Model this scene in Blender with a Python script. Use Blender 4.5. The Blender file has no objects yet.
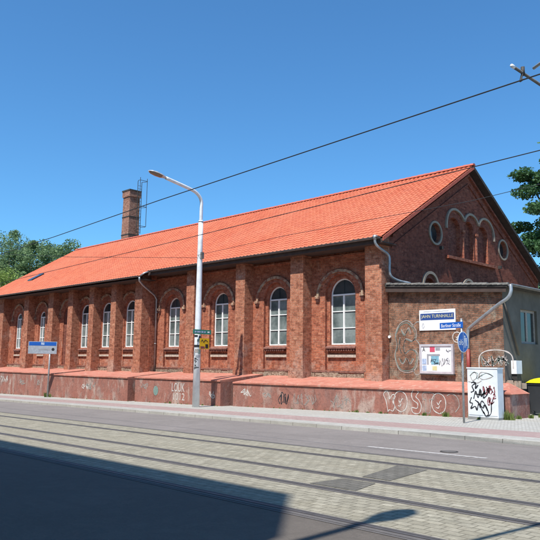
import bpy, math, random
from mathutils import Vector, Matrix
from mathutils.geometry import tessellate_polygon
random.seed(7)
sc = bpy.context.scene
COL = sc.collection
PI = math.pi

# ------------------------------------------------------------------ materials
class N:
    """tiny node-graph helper"""
    def __init__(s, name):
        s.m = bpy.data.materials.new(name); s.m.use_nodes = True
        s.t = s.m.node_tree; s.t.nodes.clear()
        s.out = s.t.nodes.new('ShaderNodeOutputMaterial')
        s.b = s.t.nodes.new('ShaderNodeBsdfPrincipled')
        s.t.links.new(s.b.outputs[0], s.out.inputs[0])
        s.tc = s.t.nodes.new('ShaderNodeTexCoord')
    def n(s, ty, **k):
        x = s.t.nodes.new(ty)
        for a, v in k.items(): setattr(x, a, v)
        return x
    def l(s, a, b): s.t.links.new(a, b)
    def put(s, inp, v):
        if hasattr(v, 'is_output'): s.l(v, inp)
        else: inp.default_value = v
    def obj(s, rotz=0, scale=(1, 1, 1)):
        mp = s.n('ShaderNodeMapping'); s.l(s.tc.outputs['Object'], mp.inputs[0])
        mp.inputs['Rotation'].default_value = (0, 0, rotz); mp.inputs['Scale'].default_value = scale
        return mp.outputs[0]
    def noise(s, vec, scale, detail=4, rough=.55, dist=0):
        x = s.n('ShaderNodeTexNoise'); s.l(vec, x.inputs['Vector'])
        x.inputs['Scale'].default_value = scale; x.inputs['Detail'].default_value = detail
        x.inputs['Roughness'].default_value = rough; x.inputs['Distortion'].default_value = dist
        return x.outputs[0]
    def ramp(s, f, stops):
        r = s.n('ShaderNodeValToRGB'); s.l(f, r.inputs[0]); e = r.color_ramp.elements
        while len(e) < len(stops): e.new(.5)
        for i, (p, c) in enumerate(stops):
            e[i].position = p; e[i].color = (c, c, c, 1) if not hasattr(c, '__len__') else tuple(c[:3]) + (1,)
        return r.outputs[0]
    def mix(s, f, a, b, mode='MIX'):
        x = s.n('ShaderNodeMix', data_type='RGBA', blend_type=mode)
        s.put(x.inputs[0], f)
        for i, v in ((6, a), (7, b)):
            if hasattr(v, 'is_output'): s.l(v, x.inputs[i])
            else: x.inputs[i].default_value = tuple(v[:3]) + (1,)
        return x.outputs[2]
    def math(s, op, a, b=0.0, clamp=False):
        x = s.n('ShaderNodeMath', operation=op); x.use_clamp = clamp
        s.put(x.inputs[0], a); s.put(x.inputs[1], b)
        return x.outputs[0]
    def sep(s, v):
        x = s.n('ShaderNodeSeparateXYZ'); s.l(v, x.inputs[0]); return x.outputs
    def comb(s, a, b, c=0.0):
        x = s.n('ShaderNodeCombineXYZ'); s.put(x.inputs[0], a); s.put(x.inputs[1], b); s.put(x.inputs[2], c); return x.outputs[0]
    def bump(s, h, dist=.01, strength=1.0):
        x = s.n('ShaderNodeBump'); s.l(h, x.inputs['Height']); x.inputs['Distance'].default_value = dist
        x.inputs['Strength'].default_value = strength; s.l(x.outputs[0], s.b.inputs['Normal'])
    def done(s, col, rough=.8, metal=0.0, spec=.5):
        if hasattr(col, 'is_output'): s.l(col, s.b.inputs['Base Color'])
        else: s.b.inputs['Base Color'].default_value = tuple(col[:3]) + (1,)
        s.put(s.b.inputs['Roughness'], rough)
        s.b.inputs['Metallic'].default_value = metal
        s.b.inputs['Specular IOR Level'].default_value = spec
        return s.m

def plain(name, col, rough=.6, metal=0.0, var=.12, scale=3.0, spec=.5):
    g = N(name); v = g.obj()
    f = g.noise(v, scale, 5, .6)
    f2 = g.noise(v, scale * 9, 3, .6)
    lo = [c * (1 - var * 1.6) for c in col]; hi = [min(1, c * (1 + var)) for c in col]
    c = g.mix(g.ramp(f, [(.3, 0), (.7, 1)]), lo, hi)
    c = g.mix(g.ramp(f2, [(.55, 0), (.8, var * 2)]), c, [x * .55 for x in col])
    return g.done(c, rough, metal, spec)

ST = .02825       # angle between street and hall
GX = .0158        # the street climbs gently to the right

def brick(name, c1, c2, mortar, dirt=.5, pale=.35, pale_col=(.42, .33, .27), low=0.0, soot=0.0, seed=0.0, orange=None, vary=.28):
    g = N(name)
    xyz = g.sep(g.tc.outputs['Object'])
    geo = g.n('ShaderNodeNewGeometry'); nn = g.sep(geo.outputs['True Normal'])
    ax = g.math('ABSOLUTE', nn[0]); sel = g.math('GREATER_THAN', ax, .7)
    u = g.math('ADD', g.math('MULTIPLY', xyz[0], g.math('SUBTRACT', 1.0, sel)), g.math('MULTIPLY', g.math('ADD', xyz[1], .125), sel))
    wob = g.noise(g.tc.outputs['Object'], 1.7, 2)
    z = g.math('ADD', xyz[2], g.math('MULTIPLY', wob, .012))
    v = g.comb(g.math('ADD', u, seed), z)
    br = g.n('ShaderNodeTexBrick', offset=.5, offset_frequency=2)
    g.l(v, br.inputs['Vector'])
    for k, val in (('Scale', 1.0), ('Mortar Size', .0085), ('Mortar Smooth', .25), ('Bias', 0.0), ('Brick Width', .255), ('Row Height', .077)):
        br.inputs[k].default_value = val
    br.inputs['Color1'].default_value = tuple(c1) + (1,); br.inputs['Color2'].default_value = tuple(c2) + (1,)
    br.inputs['Mortar'].default_value = tuple(mortar) + (1,)
    col = br.outputs['Color']
    o = g.tc.outputs['Object']
    # individual odd bricks
    cell = g.n('ShaderNodeTexWhiteNoise', noise_dimensions='2D')
    row = g.math('FLOOR', g.math('DIVIDE', z, .077))
    cu = g.math('FLOOR', g.math('DIVIDE', g.math('ADD', g.math('ADD', u, seed), g.math('MULTIPLY', g.math('SUBTRACT', 1.0, g.math('MODULO', g.math('ADD', row, 100.0), 2.0)), .1275)), .255))
    g.l(g.comb(cu, row), cell.inputs['Vector'])
    col = g.mix(g.ramp(cell.outputs[0], [(.84, 0), (.96, .6)]), col, [c * .42 for c in c1])
    col = g.mix(g.ramp(cell.outputs[0], [(.0, .55), (.10, 0)]), col, [min(1, c2[0] * 1.15), c2[1] * 1.7, c2[2] * 1.9])
    if orange:
        gx = g.math('MULTIPLY', g.math('ADD', xyz[0], 13.2), .11); gzz = g.math('MULTIPLY', g.math('SUBTRACT', xyz[2], 2.9), -.10)
        m = g.ramp(g.math('ADD', g.noise(o, .9, 4, .6), g.math('ADD', gx, gzz)), [(.50, 0), (.64, 1)])
        col = g.mix(g.math('MULTIPLY', m, .7), col, g.mix(br.outputs['Fac'], orange, mortar))
    cell2 = g.n('ShaderNodeTexWhiteNoise', noise_dimensions='2D'); g.l(g.comb(g.math('ADD', cu, 31.7), row), cell2.inputs['Vector'])
    col = g.mix(vary, col, g.mix(1.0, col, g.ramp(cell2.outputs[0], [(0, .38), (.5, .8), (1, 1.0)]), 'MULTIPLY'))
    # large tonal drift
    col = g.mix(g.ramp(g.noise(o, .35, 4, .6), [(.35, 0), (.7, .45)]), col, [c * .72 for c in c1])
    # weathered pale patches
    n1 = g.noise(o, 1.1, 6, .68, .4)
    zr = g.n('ShaderNodeMapRange'); g.l(xyz[2], zr.inputs[0])
    zr.inputs[1].default_value = .6; zr.inputs[2].default_value = 3.0; zr.inputs[3].default_value = .2 * low; zr.inputs[4].default_value = 0
    pf = g.math('MULTIPLY', g.ramp(g.math('ADD', n1, zr.outputs[0]), [(.58, 0), (.72, 1)]), pale)
    col = g.mix(pf, col, pale_col)
    # soot streaks
    sv = g.obj(0, (1.6, 1.6, .35))
    sf = g.math('MULTIPLY', g.ramp(g.noise(sv, 1.3, 6, .7), [(.5, 0), (.75, 1)]), dirt)
    col = g.mix(sf, col, (.05, .038, .032))
    mot = g.noise(o, 5.5, 6, .8, .3)
    col = g.mix(g.ramp(mot, [(.38, .75), (.52, 0)]), col, [c * .34 for c in c1])
    col = g.mix(g.ramp(mot, [(.54, 0), (.68, .6 * pale)]), col, pale_col)
    fine = g.noise(o, 26, 3, .7)
    col = g.mix(g.ramp(fine, [(.3, .35), (.62, 0)]), col, (.09, .045, .035))
    h = g.math('ADD', g.math('MULTIPLY', br.outputs['Fac'], -1.0), g.math('MULTIPLY', fine, .5))
    g.bump(h, .012, .8)
    return g.done(col, .88, 0, .25)

M = {}
M['brick'] = brick('hall_brick', (.43, .115, .060), (.60, .190, .095), (.40, .26, .18), .42, .62, (.46, .32, .25), low=1.3)
M['brick_pier'] = brick('pier_brick', (.46, .15, .080), (.62, .235, .125), (.44, .30, .21), .34, .6, (.48, .36, .29), low=1.4, seed=.6)
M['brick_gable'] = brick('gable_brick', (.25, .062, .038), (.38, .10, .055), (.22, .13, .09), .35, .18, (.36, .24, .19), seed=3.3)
M['brick_annex'] = brick('annex_brick', (.145, .115, .09), (.255, .20, .15), (.25, .22, .165), .85, .85, (.34, .315, .245), low=1.0, seed=1.2, orange=(.50, .19, .095), vary=.6)
M['brick_blind'] = brick('blind_brick', (.20, .055, .04), (.32, .10, .06), (.24, .15, .11), .5, .1)
M['brick_chimney'] = brick('chimney_brick', (.36, .14, .085), (.52, .25, .16), (.40, .32, .26), .35, .3)
M['arch_brick'] = brick('arch_brick', (.40, .10, .055), (.52, .17, .085), (.38, .25, .19), .3, .15, seed=9)

def hood_mat():
    g = N('hood_plaster'); v = g.obj()
    f = g.ramp(g.noise(v, 7, 3, .6), [(.44, 0), (.56, 1)])
    c = g.mix(f, (.25, .10, .062), (.40, .29, .195))
    c = g.mix(g.ramp(g.noise(v, 2.2, 4, .6), [(.5, 0), (.7, .7)]), c, (.14, .10, .08))
    g.bump(g.noise(v, 12, 3), .02, .6)
    return g.done(c, .85)
M['hood'] = hood_mat()
M['cement'] = plain('ring_cement', (.33, .26, .195), .8, 0, .15, 4)

def roof_mat():
    g = N('clay_tiles'); o = g.tc.outputs['Object']; xyz = g.sep(o)
    cu = g.math('FLOOR', g.math('DIVIDE', xyz[0], .25)); cv = g.math('FLOOR', g.math('DIVIDE', xyz[1], .285))
    w = g.n('ShaderNodeTexWhiteNoise', noise_dimensions='2D'); g.l(g.comb(cu, cv), w.inputs['Vector'])
    c = g.mix(w.outputs[0], (.42, .096, .045), (.53, .142, .068))
    c = g.mix(g.ramp(w.outputs[0], [(.9, 0), (.97, .45)]), c, (.36, .09, .055))
    c = g.mix(g.ramp(g.noise(o, .25, 5, .6), [(.4, 0), (.7, .5)]), c, (.53, .175, .10))
    c = g.mix(g.ramp(g.noise(o, 5, 5, .7), [(.5, 0), (.8, .5)]), c, (.33, .09, .05))
    c = g.mix(g.ramp(g.noise(o, 1.4, 6, .75, .5), [(.52, 0), (.72, .45)]), c, (.30, .085, .05))
    g.bump(g.noise(o, 40, 3), .004, .5)
    return g.done(c, .72, 0, .3)
M['tiles'] = roof_mat()
M['verge'] = plain('verge_tile', (.46, .10, .055), .7, 0, .15, 5)
M['zinc'] = plain('zinc', (.36, .38, .39), .42, .55, .18, 5)
M['gutter'] = plain('gutter_grey', (.16, .15, .14), .6, .3, .2, 5)
M['soffit'] = plain('soffit_board', (.06, .038, .03), .85, 0, .2, 4)
M['felt'] = plain('roof_felt', (.05, .045, .04), .9, 0, .35, 6)
M['felt_edge'] = plain('felt_edge', (.22, .21, .19), .9, 0, .4, 4)
M['white_frame'] = plain('window_paint', (.80, .81, .79), .5, 0, .06, 6)
M['sill'] = plain('sill_brick', (.22, .10, .075), .85, 0, .35, 9)
M['sill_pale'] = plain('sill_lime', (.44, .37, .30), .9, 0, .25, 12)

def glass_mat(name, a, b):
    g = N(name); v = g.obj()
    f = g.noise(v, 1.0, 4, .6)
    c = g.mix(g.ramp(f, [(.38, 0), (.62, 1)]), a, b)
    c = g.mix(g.ramp(g.noise(v, 9, 5, .7), [(.5, 0), (.75, .35)]), c, (.05, .06, .06))
    g.bump(g.noise(v, .9, 2), .02, .15)
    return g.done(c, .12, 0, .6)
M['glass'] = glass_mat('wired_glass', (.07, .095, .092), (.22, .26, .25))
M['glass_dark'] = glass_mat('dark_glass', (.02, .025, .028), (.045, .05, .052))

def plinth_mat(name, base, pale_amt=.55, seed=0.0):
    g = N(name); o = g.obj(); xyz = g.sep(o)
    c = g.mix(g.ramp(g.noise(o, .9, 5, .6), [(.3, 0), (.7, 1)]), base, [base[0] * 1.2, base[1] * 1.35, base[2] * 1.4])
    # vertical run-off streaks of lime and flaking paint
    sv = g.n('ShaderNodeMapping'); g.l(g.tc.outputs['Object'], sv.inputs[0]); sv.inputs['Scale'].default_value = (.9, .9, .30); sv.inputs['Location'].default_value = (seed, 0, 0)
    s1 = g.noise(sv.outputs[0], 2.1, 6, .65, .3)
    big = g.noise(o, .33, 2, .5)
    f = g.math('MULTIPLY', g.ramp(s1, [(.50, 0), (.60, 1)]), g.ramp(big, [(.40, .1), (.55, 1)]))
    c = g.mix(g.math('MULTIPLY', f, pale_amt), c, (.47, .40, .34))
    c = g.mix(g.ramp(g.noise(o, .75, 6, .75, .6), [(.50, 0), (.64, .55)]), c, (.20, .115, .10))
    c = g.mix(g.ramp(g.noise(o, 2.4, 6, .75, .3), [(.56, 0), (.66, .5)]), c, (.42, .30, .25))
    d = g.ramp(g.noise(sv.outputs[0], 4.1, 6, .75, .8), [(.5, 0), (.72, .6)])
    c = g.mix(d, c, (.10, .055, .045))
    c = g.mix(g.ramp(g.noise(o, 14, 4, .7), [(.5, 0), (.75, .3)]), c, (.12, .07, .06))
    dm = g.math('ADD', g.noise(o, 2.2, 6, .75), g.math('MULTIPLY', xyz[2], -.35))
    c = g.mix(g.ramp(dm, [(.52, 0), (.66, .6)]), c, (.10, .06, .045))
    cr = g.math('ABSOLUTE', g.math('SUBTRACT', g.noise(o, 1.3, 5, .6, 1.5), .5))
    c = g.mix(g.ramp(cr, [(0, .7), (.006, 0)]), c, (.05, .03, .025))
    g.bump(g.noise(o, 9, 6, .7), .03, .7)
    return g.done(c, .85, 0, .3)
M['plinth'] = plinth_mat('plinth_render', (.27, .105, .076), .65)
M['plinth_end'] = plinth_mat('plinth_render_end', (.27, .13, .095), .6, 4)
def coping_mat():
    g = N('coping_paint'); o = g.obj()
    c = g.mix(g.ramp(g.noise(o, 1.3, 6, .65), [(.3, 0), (.7, 1)]), (.35, .125, .088), (.47, .19, .135))
    c = g.mix(g.ramp(g.noise(o, 4.5, 6, .7), [(.52, 0), (.68, .6)]), c, (.50, .38, .30))
    c = g.mix(g.ramp(g.noise(o, 2.6, 6, .75, .5), [(.55, 0), (.7, .6)]), c, (.20, .09, .07))
    g.bump(g.noise(o, 8, 6, .7), .02, .6)
    return g.done(c, .85, 0, .3)
M['coping'] = coping_mat()
def footing_mat():
    g = N('rubble_footing'); o = g.obj()
    v = g.n('ShaderNodeTexVoronoi'); mp = g.obj(0, (3.2, 3.2, 9)); g.l(mp, v.inputs['Vector'])
    c = g.mix(g.ramp(g.sep(v.outputs['Color'])[0], [(.1, 0), (.9, 1)]), (.17, .10, .07), (.42, .34, .25))
    c = g.mix(g.ramp(g.noise(o, 3, 6, .7), [(.5, 0), (.7, .7)]), c, (.12, .08, .06))
    g.bump(g.noise(o, 9, 6, .75), .04, 1)
    return g.done(c, .9, 0, .3)
M['footing'] = footing_mat()
M['stain'] = plain('lime_stain', (.55, .50, .43), .9, 0, .25, 8)
M['gap_shade'] = plain('gap_masonry_shaded', (.11, .05, .04), .95, 0, .3, 5)  # slot infill, shade between the plinth blocks put into its dark colour

def render_mat():
    g = N('grey_render'); o = g.obj()
    c = g.mix(g.ramp(g.noise(o, .8, 6, .65), [(.35, 0), (.68, 1)]), (.085, .078, .064), (.15, .138, .115))
    c = g.mix(g.ramp(g.noise(o, 4, 6, .7), [(.55, 0), (.7, .6)]), c, (.09, .085, .07))
    g.bump(g.noise(o, 15, 5), .01, .5)
    return g.done(c, .9)
M['render'] = render_mat()

def asphalt(name, base, seams=True, worn=.3):
    g = N(name); o = g.obj(ST)
    n = g.noise(o, 70, 4, .85)
    sp = g.noise(o, 28, 4, .8)
    c = g.mix(g.ramp(n, [(.3, 0), (.7, 1)]), [x * .72 for x in base], [x * 1.28 for x in base])
    c = g.mix(g.ramp(sp, [(.5, 0), (.66, .55)]), c, [x * .6 for x in base])
    c = g.mix(g.ramp(sp, [(.3, .5), (.42, 0)]), c, [x * 1.5 for x in base])
    c = g.mix(g.ramp(g.noise(o, .5, 5, .6), [(.4, 0), (.7, .5)]), c, [x * 1.25 for x in base])
    sv = g.obj(ST, (.12, 1.8, 1))
    c = g.mix(g.ramp(g.noise(sv, 1.2, 5, .6), [(.45, 0), (.7, worn)]), c, [x * .72 for x in base])
    c = g.mix(g.ramp(g.noise(o, .9, 6, .7, 1.2), [(.5, 0), (.52, .22), (.58, .25), (.6, 0)]), c, [x * .7 for x in base])
    c = g.mix(g.ramp(g.noise(o, 6, 5, .7), [(.5, 0), (.75, .35)]), c, [x * 1.35 for x in base])
    g.bump(n, .006, .5)
    return g.done(c, .85, 0, .35)
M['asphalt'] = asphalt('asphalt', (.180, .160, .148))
M['asphalt_near_shaded'] = asphalt('asphalt_near_shaded', (.105, .090, .076))  # near lane asphalt darkened and warmed to deepen the house shadow
M['asphalt_strip'] = asphalt('asphalt_strip', (.115, .105, .10))

def pavers(name, bw, bh, ca, cb, joint, jw=.012, vary=.5, rowjit=0.0, smooth=.2):
    g = N(name); o = g.obj(ST); xyz = g.sep(o)
    wn = g.noise(o, 2.3, 2); yy = g.math('ADD', xyz[1], g.math('MULTIPLY', wn, .03)); xx = g.math('ADD', xyz[0], g.math('MULTIPLY', g.noise(o, 3.1, 2), .03))
    v = g.comb(xx, yy)
    br = g.n('ShaderNodeTexBrick', offset=.5, offset_frequency=2); g.l(v, br.inputs['Vector'])
    for k, val in (('Scale', 1.0), ('Mortar Size', jw), ('Mortar Smooth', smooth), ('Bias', 0.0), ('Brick Width', bw), ('Row Height', bh)):
        br.inputs[k].default_value = val
    br.inputs['Color1'].default_value = tuple(ca) + (1,); br.inputs['Color2'].default_value = tuple(cb) + (1,)
    br.inputs['Mortar'].default_value = tuple(joint) + (1,)
    c = br.outputs['Color']
    c = g.mix(g.ramp(g.noise(o, 5.5, 4, .7), [(.35, 0), (.7, vary)]), c, [x * .62 for x in ca])
    c = g.mix(g.ramp(g.noise(o, .6, 5, .6), [(.4, 0), (.7, .5)]), c, [x * .66 for x in cb])
    c = g.mix(g.ramp(g.noise(o, 1.7, 6, .75, .6), [(.56, 0), (.7, .4)]), c, [ca[0] * .5, ca[1] * .48, ca[2] * .42])
    sv = g.obj(ST, (.15, 2.2, 1))
    c = g.mix(g.ramp(g.noise(sv, 1.0, 4, .6), [(.45, 0), (.7, .35)]), c, [cb[0] * .66, cb[1] * .62, cb[2] * .55])
    fine = g.noise(o, 60, 3, .7)
    c = g.mix(g.ramp(fine, [(.4, .3), (.6, 0)]), c, [x * .5 for x in ca])
    g.bump(g.math('ADD', g.math('MULTIPLY', br.outputs['Fac'], -1.0), g.math('MULTIPLY', fine, .25)), .012, .8)
    return g.done(c, .85, 0, .35)
M['tram_pave'] = pavers('tram_setts', .215, .150, (.275, .252, .19), (.40, .37, .29), (.14, .122, .085), .011, .9, smooth=.7)
M['asphalt_patch'] = pavers('worn_setts', .215, .150, (.13, .122, .104), (.18, .168, .145), (.07, .064, .05), .011, .8, smooth=.6)
M['pave'] = pavers('pavement_mosaic', .11, .11, (.40, .388, .355), (.52, .505, .465), (.23, .22, .19), .008)
M['slab'] = pavers('pavement_slabs', .30, .30, (.38, .368, .34), (.46, .448, .41), (.2, .19, .17), .008)
M['bike'] = pavers('bike_brick', .20, .10, (.36, .25, .235), (.43, .32, .30), (.24, .20, .18), .007)
M['kerb'] = pavers('kerb_granite', 1.0, 5.0, (.40, .385, .345), (.49, .475, .43), (.12, .115, .10), .012)
M['mark'] = plain('road_paint', (.46, .44, .42), .7, 0, .3, 14)
M['rail'] = plain('rail_steel', (.13, .12, .115), .6, .5, .2, 5)
M['iron'] = plain('cast_iron', (.06, .055, .05), .7, .4, .2, 8)
def ground_mat():
    g = N('ground_soil'); o = g.obj()
    c = g.mix(g.noise(o, .3, 6), (.07, .09, .03), (.16, .14, .09)); return g.done(c, .95)
M['ground'] = ground_mat()
M['lamp_paint'] = plain('lamp_pole_paint', (.74, .76, .76), .45, .1, .09, 5)
M['galv'] = plain('galvanised', (.42, .43, .43), .45, .55, .15, 12)
M['lamp_head'] = plain('lamp_housing', (.50, .50, .49), .4, .3, .1, 8)
M['lamp_glass'] = plain('lamp_lens', (.22, .15, .10), .25, 0, .2, 8)
M['wire'] = plain('wire', (.035, .04, .045), .6, .4, .1)
M['ins'] = plain('insulator', (.35, .36, .35), .4, 0, .1)
M['blue'] = plain('sign_blue', (.012, .10, .42), .4, 0, .08, 6)
M['blue_dark'] = plain('banner_blue', (.02, .06, .23), .5, 0, .08, 6)
M['white'] = plain('sign_white', (.78, .79, .80), .45, 0, .05, 6)
M['white2'] = plain('sign_weathered', (.34, .37, .41), .45, 0, .12, 9)
M['grey_txt'] = plain('sign_grey_print', (.30, .31, .33), .5)
M['black'] = plain('black_print', (.02, .02, .022), .5, 0, .1)
M['green'] = plain('sign_green', (.02, .21, .15), .4, 0, .12, 8)
M['yellow'] = plain('sign_yellow', (.72, .42, .01), .5, 0, .15, 14)
M['yellow_lid'] = plain('bin_lid', (.82, .74, .02), .4, 0, .05)
M['bin'] = plain('bin_body', (.035, .037, .04), .5, 0, .1)
M['cab'] = plain('cabinet_paint', (.66, .69, .71), .5, 0, .07, 3)
M['cab_base'] = plain('cabinet_base', (.25, .25, .24), .8, 0, .1, 3)
M['case'] = plain('case_frame', (.55, .53, .56), .5, .2, .1, 6)
M['red_pipe'] = plain('red_pipe', (.26, .045, .035), .5, 0, .15, 9)
M['gw'] = plain('spray_white', (.52, .48, .44), .8, 0, .12, 15)
M['gwd'] = plain('spray_dull', (.31, .28, .25), .8, 0, .2, 15)
M['gk'] = plain('spray_black', (.025, .025, .03), .6, 0, .2, 15)
M['gr'] = plain('spray_maroon', (.24, .06, .07), .6, 0, .2, 15)
M['gg'] = plain('spray_teal', (.17, .25, .22), .7, 0, .2, 15)
M['paper_red'] = plain('poster_red', (.60, .08, .14), .6)
M['paper_blue'] = plain('poster_blue', (.20, .42, .52), .6, 0, .2, 9)
M['paper_lblue'] = plain('poster_pale_blue', (.36, .46, .62), .6, 0, .2, 9)
M['paper_yel'] = plain('poster_yellow', (.62, .58, .30), .6)
M['plaster_far'] = plain('ochre_plaster', (.42, .36, .26), .85, 0, .1, 1)
M['bark'] = plain('bark', (.10, .075, .055), .95, 0, .3, 6)
def leaf_mat(name, a, b, sc_=.9):
    g = N(name); o = g.obj()
    f = g.noise(o, sc_, 5, .65)
    gi = g.n('ShaderNodeNewGeometry')
    c = g.mix(g.ramp(f, [(.35, 0), (.65, 1)]), a, b)
    c = g.mix(g.math('MULTIPLY', gi.outputs['Random Per Island'], .6), c, [x * 1.4 for x in b])
    m = g.done(c, .6, 0, .3)
    tr = g.n('ShaderNodeBsdfTranslucent'); g.l(c, tr.inputs[0])
    mx = g.n('ShaderNodeMixShader'); mx.inputs[0].default_value = .3
    g.l(g.b.outputs[0], mx.inputs[1]); g.l(tr.outputs[0], mx.inputs[2]); g.l(mx.outputs[0], g.out.inputs[0])
    return m
M['leaf_far'] = leaf_mat('leaf_grey_green', (.10, .165, .075), (.17, .25, .11), .5)
M['leaf_sunlit'] = leaf_mat('leaf_sunlit_green', (.15, .22, .055), (.24, .32, .08), .5)  # sunlight on the low left crown put into the leaf colour
M['leaf_dark'] = leaf_mat('leaf_dark_green', (.025, .08, .035), (.06, .135, .045), .9)
M['weed'] = leaf_mat('weed_green', (.08, .13, .03), (.16, .20, .06), 3)

# ------------------------------------------------------------------ mesh helper
class MB:
    def __init__(s): s.v = []; s.f = []; s.m = []; s.ml = []
    def mi(s, mat):
        if mat not in s.ml: s.ml.append(mat)
        return s.ml.index(mat)
    def face(s, pts, mat):
        i = len(s.v); s.v += [tuple(p) for p in pts]; s.f.append(tuple(range(i, i + len(pts)))); s.m.append(s.mi(mat))
    def box(s, x0, x1, y0, y1, z0, z1, mat):
        p = [(x0, y0, z0), (x1, y0, z0), (x1, y1, z0), (x0, y1, z0), (x0, y0, z1), (x1, y0, z1), (x1, y1, z1), (x0, y1, z1)]
        s.hexa(p, mat)
    def hexa(s, p, mat):
        i = len(s.v); s.v += [tuple(q) for q in p]; k = s.mi(mat)
        for f in ((3, 2, 1, 0), (4, 5, 6, 7), (0, 1, 5, 4), (1, 2, 6, 5), (2, 3, 7, 6), (3, 0, 4, 7)):
            s.f.append(tuple(i + j for j in f)); s.m.append(k)
    def tube(s, pts, r, mat, n=8, cap=True):
        pts = [Vector(p) for p in pts]; rs = r if hasattr(r, '__len__') else [r] * len(pts)
        base = len(s.v); k = s.mi(mat); up = None
        for i, p in enumerate(pts):
            d = (pts[min(i + 1, len(pts) - 1)] - pts[max(i - 1, 0)]).normalized()
            if up is None: up = d.orthogonal().normalized()
            a = (up - d * up.dot(d)).normalized(); up = a; b = d.cross(a)
            for j in range(n):
                t = 2 * PI * j / n; s.v.append(tuple(p + (a * math.cos(t) + b * math.sin(t)) * rs[i]))
        for i in range(len(pts) - 1):
            for j in range(n):
                s.f.append((base + i * n + j, base + i * n + (j + 1) % n, base + (i + 1) * n + (j + 1) % n, base + (i + 1) * n + j)); s.m.append(k)
        if cap:
            s.f.append(tuple(base + j for j in reversed(range(n)))); s.m.append(k)
            s.f.append(tuple(base + (len(pts) - 1) * n + j for j in range(n))); s.m.append(k)
    def prism(s, poly, fn, d0, d1, mat, holes=()):
        """poly in plane coords; fn(a,b,depth)->xyz; closed solid between depths"""
        loops = [poly] + list(holes)
        flat = [p for l in loops for p in l]
        tr = tessellate_polygon([[Vector((p[0], p[1], 0)) for p in l] for l in loops])
        k = s.mi(mat); b = len(s.v)
        s.v += [tuple(fn(p[0], p[1], d0)) for p in flat]; s.v += [tuple(fn(p[0], p[1], d1)) for p in flat]
        n = len(flat)
        for t in tr:
            s.f.append((b + t[0], b + t[1], b + t[2])); s.m.append(k)
            s.f.append((b + n + t[2], b + n + t[1], b + n + t[0])); s.m.append(k)
        o = 0
        for l in loops:
            c = len(l)
            for i in range(c):
                j = (i + 1) % c
                s.f.append((b + o + i, b + o + j, b + n + o + j, b + n + o + i)); s.m.append(k)
            o += c
    def sheet(s, poly, fn, d, mat, holes=(), reveal=None, rmat=None):
        loops = [poly] + list(holes); flat = [p for l in loops for p in l]
        tr = tessellate_polygon([[Vector((p[0], p[1], 0)) for p in l] for l in loops])
        k = s.mi(mat); b = len(s.v)
        s.v += [tuple(fn(p[0], p[1], d)) for p in flat]
        for t in tr: s.f.append((b + t[0], b + t[1], b + t[2])); s.m.append(k)
        if reveal:
            for l in holes:
                for i in range(len(l)):
                    p, q = l[i], l[(i + 1) % len(l)]
                    s.face([fn(p[0], p[1], d), fn(q[0], q[1], d), fn(q[0], q[1], d + reveal), fn(p[0], p[1], d + reveal)], rmat or mat)
    def ribbon(s, pts, w, fn, d, mat):
        """flat painted stroke in plane coords"""
        pts = [Vector((p[0], p[1])) for p in pts]; L = []; R = []
        for i, p in enumerate(pts):
            t = pts[min(i + 1, len(pts) - 1)] - pts[max(i - 1, 0)]
            if t.length < 1e-6: t = Vector((1, 0))
            t.normalize(); n = Vector((-t.y, t.x)); ww = w * (.58 + .22 * math.sin(i * 1.1 + pts[0].x * 7) * math.sin(i * .37))
            L.append(p + n * ww); R.append(p - n * ww)
        for i in range(len(pts) - 1):
            s.face([fn(L[i].x, L[i].y, d), fn(L[i + 1].x, L[i + 1].y, d), fn(R[i + 1].x, R[i + 1].y, d), fn(R[i].x, R[i].y, d)], mat)
    def build(s, name, parent=None, smooth=False, recalc=False):
        off = Vector((0, 0, 0)); 
        if parent: off = base_of(parent)
        me = bpy.data.meshes.new(name)
        me.from_pydata([tuple(Vector(v) - off) for v in s.v], [], s.f)
        for m in s.ml: me.materials.append(m)
        me.polygons.foreach_set('material_index', s.m)
        if smooth: me.polygons.foreach_set('use_smooth', [True] * len(me.polygons))
        me.update()
        if recalc:
            import bmesh
            bm = bmesh.new(); bm.from_mesh(me); bmesh.ops.remove_doubles(bm, verts=bm.verts, dist=.0005)
            bmesh.ops.recalc_face_normals(bm, faces=bm.faces); bm.to_mesh(me); bm.free()
        o = bpy.data.objects.new(name, me); COL.objects.link(o)
        if parent: o.parent = parent
        return o
BASE = {}
def base_of(o):
    while o.parent: o = o.parent
    return Vector(o.location)
def thing(name, loc, label, cat, group=None):
    o = bpy.data.objects.new(name, None); COL.objects.link(o); o.location = loc
    o.empty_display_size = .3
    return tag(o, label, cat, group)
def tag(o, label=None, cat=None, group=None, kind=None):
    for k, v in (('label', label), ('category', cat), ('group', group), ('kind', kind)):
        if v: o[k] = v
    return o
def origin_to(o, loc):
    """move a single-mesh thing's origin to its base"""
    loc = Vector(loc); o.data.transform(Matrix.Translation(-loc)); o.location = loc
    return o
def PX(x0):            # plane facing the gable side (+X): a = y, b = z
    return lambda a, b, d: (x0 - d, a, b)
def PY(y0):            # plane facing the street (-Y): a = x, b = z, depth goes inward
    return lambda a, b, d: (a, y0 + d, b)
def P(u, v, z=0.0):    # street frame: u along, v across
    X = u * math.cos(ST) + v * math.sin(ST); Y = -u * math.sin(ST) + v * math.cos(ST)
    return (X, Y, GX * X + z)
def gz(x): return GX * x

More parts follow.
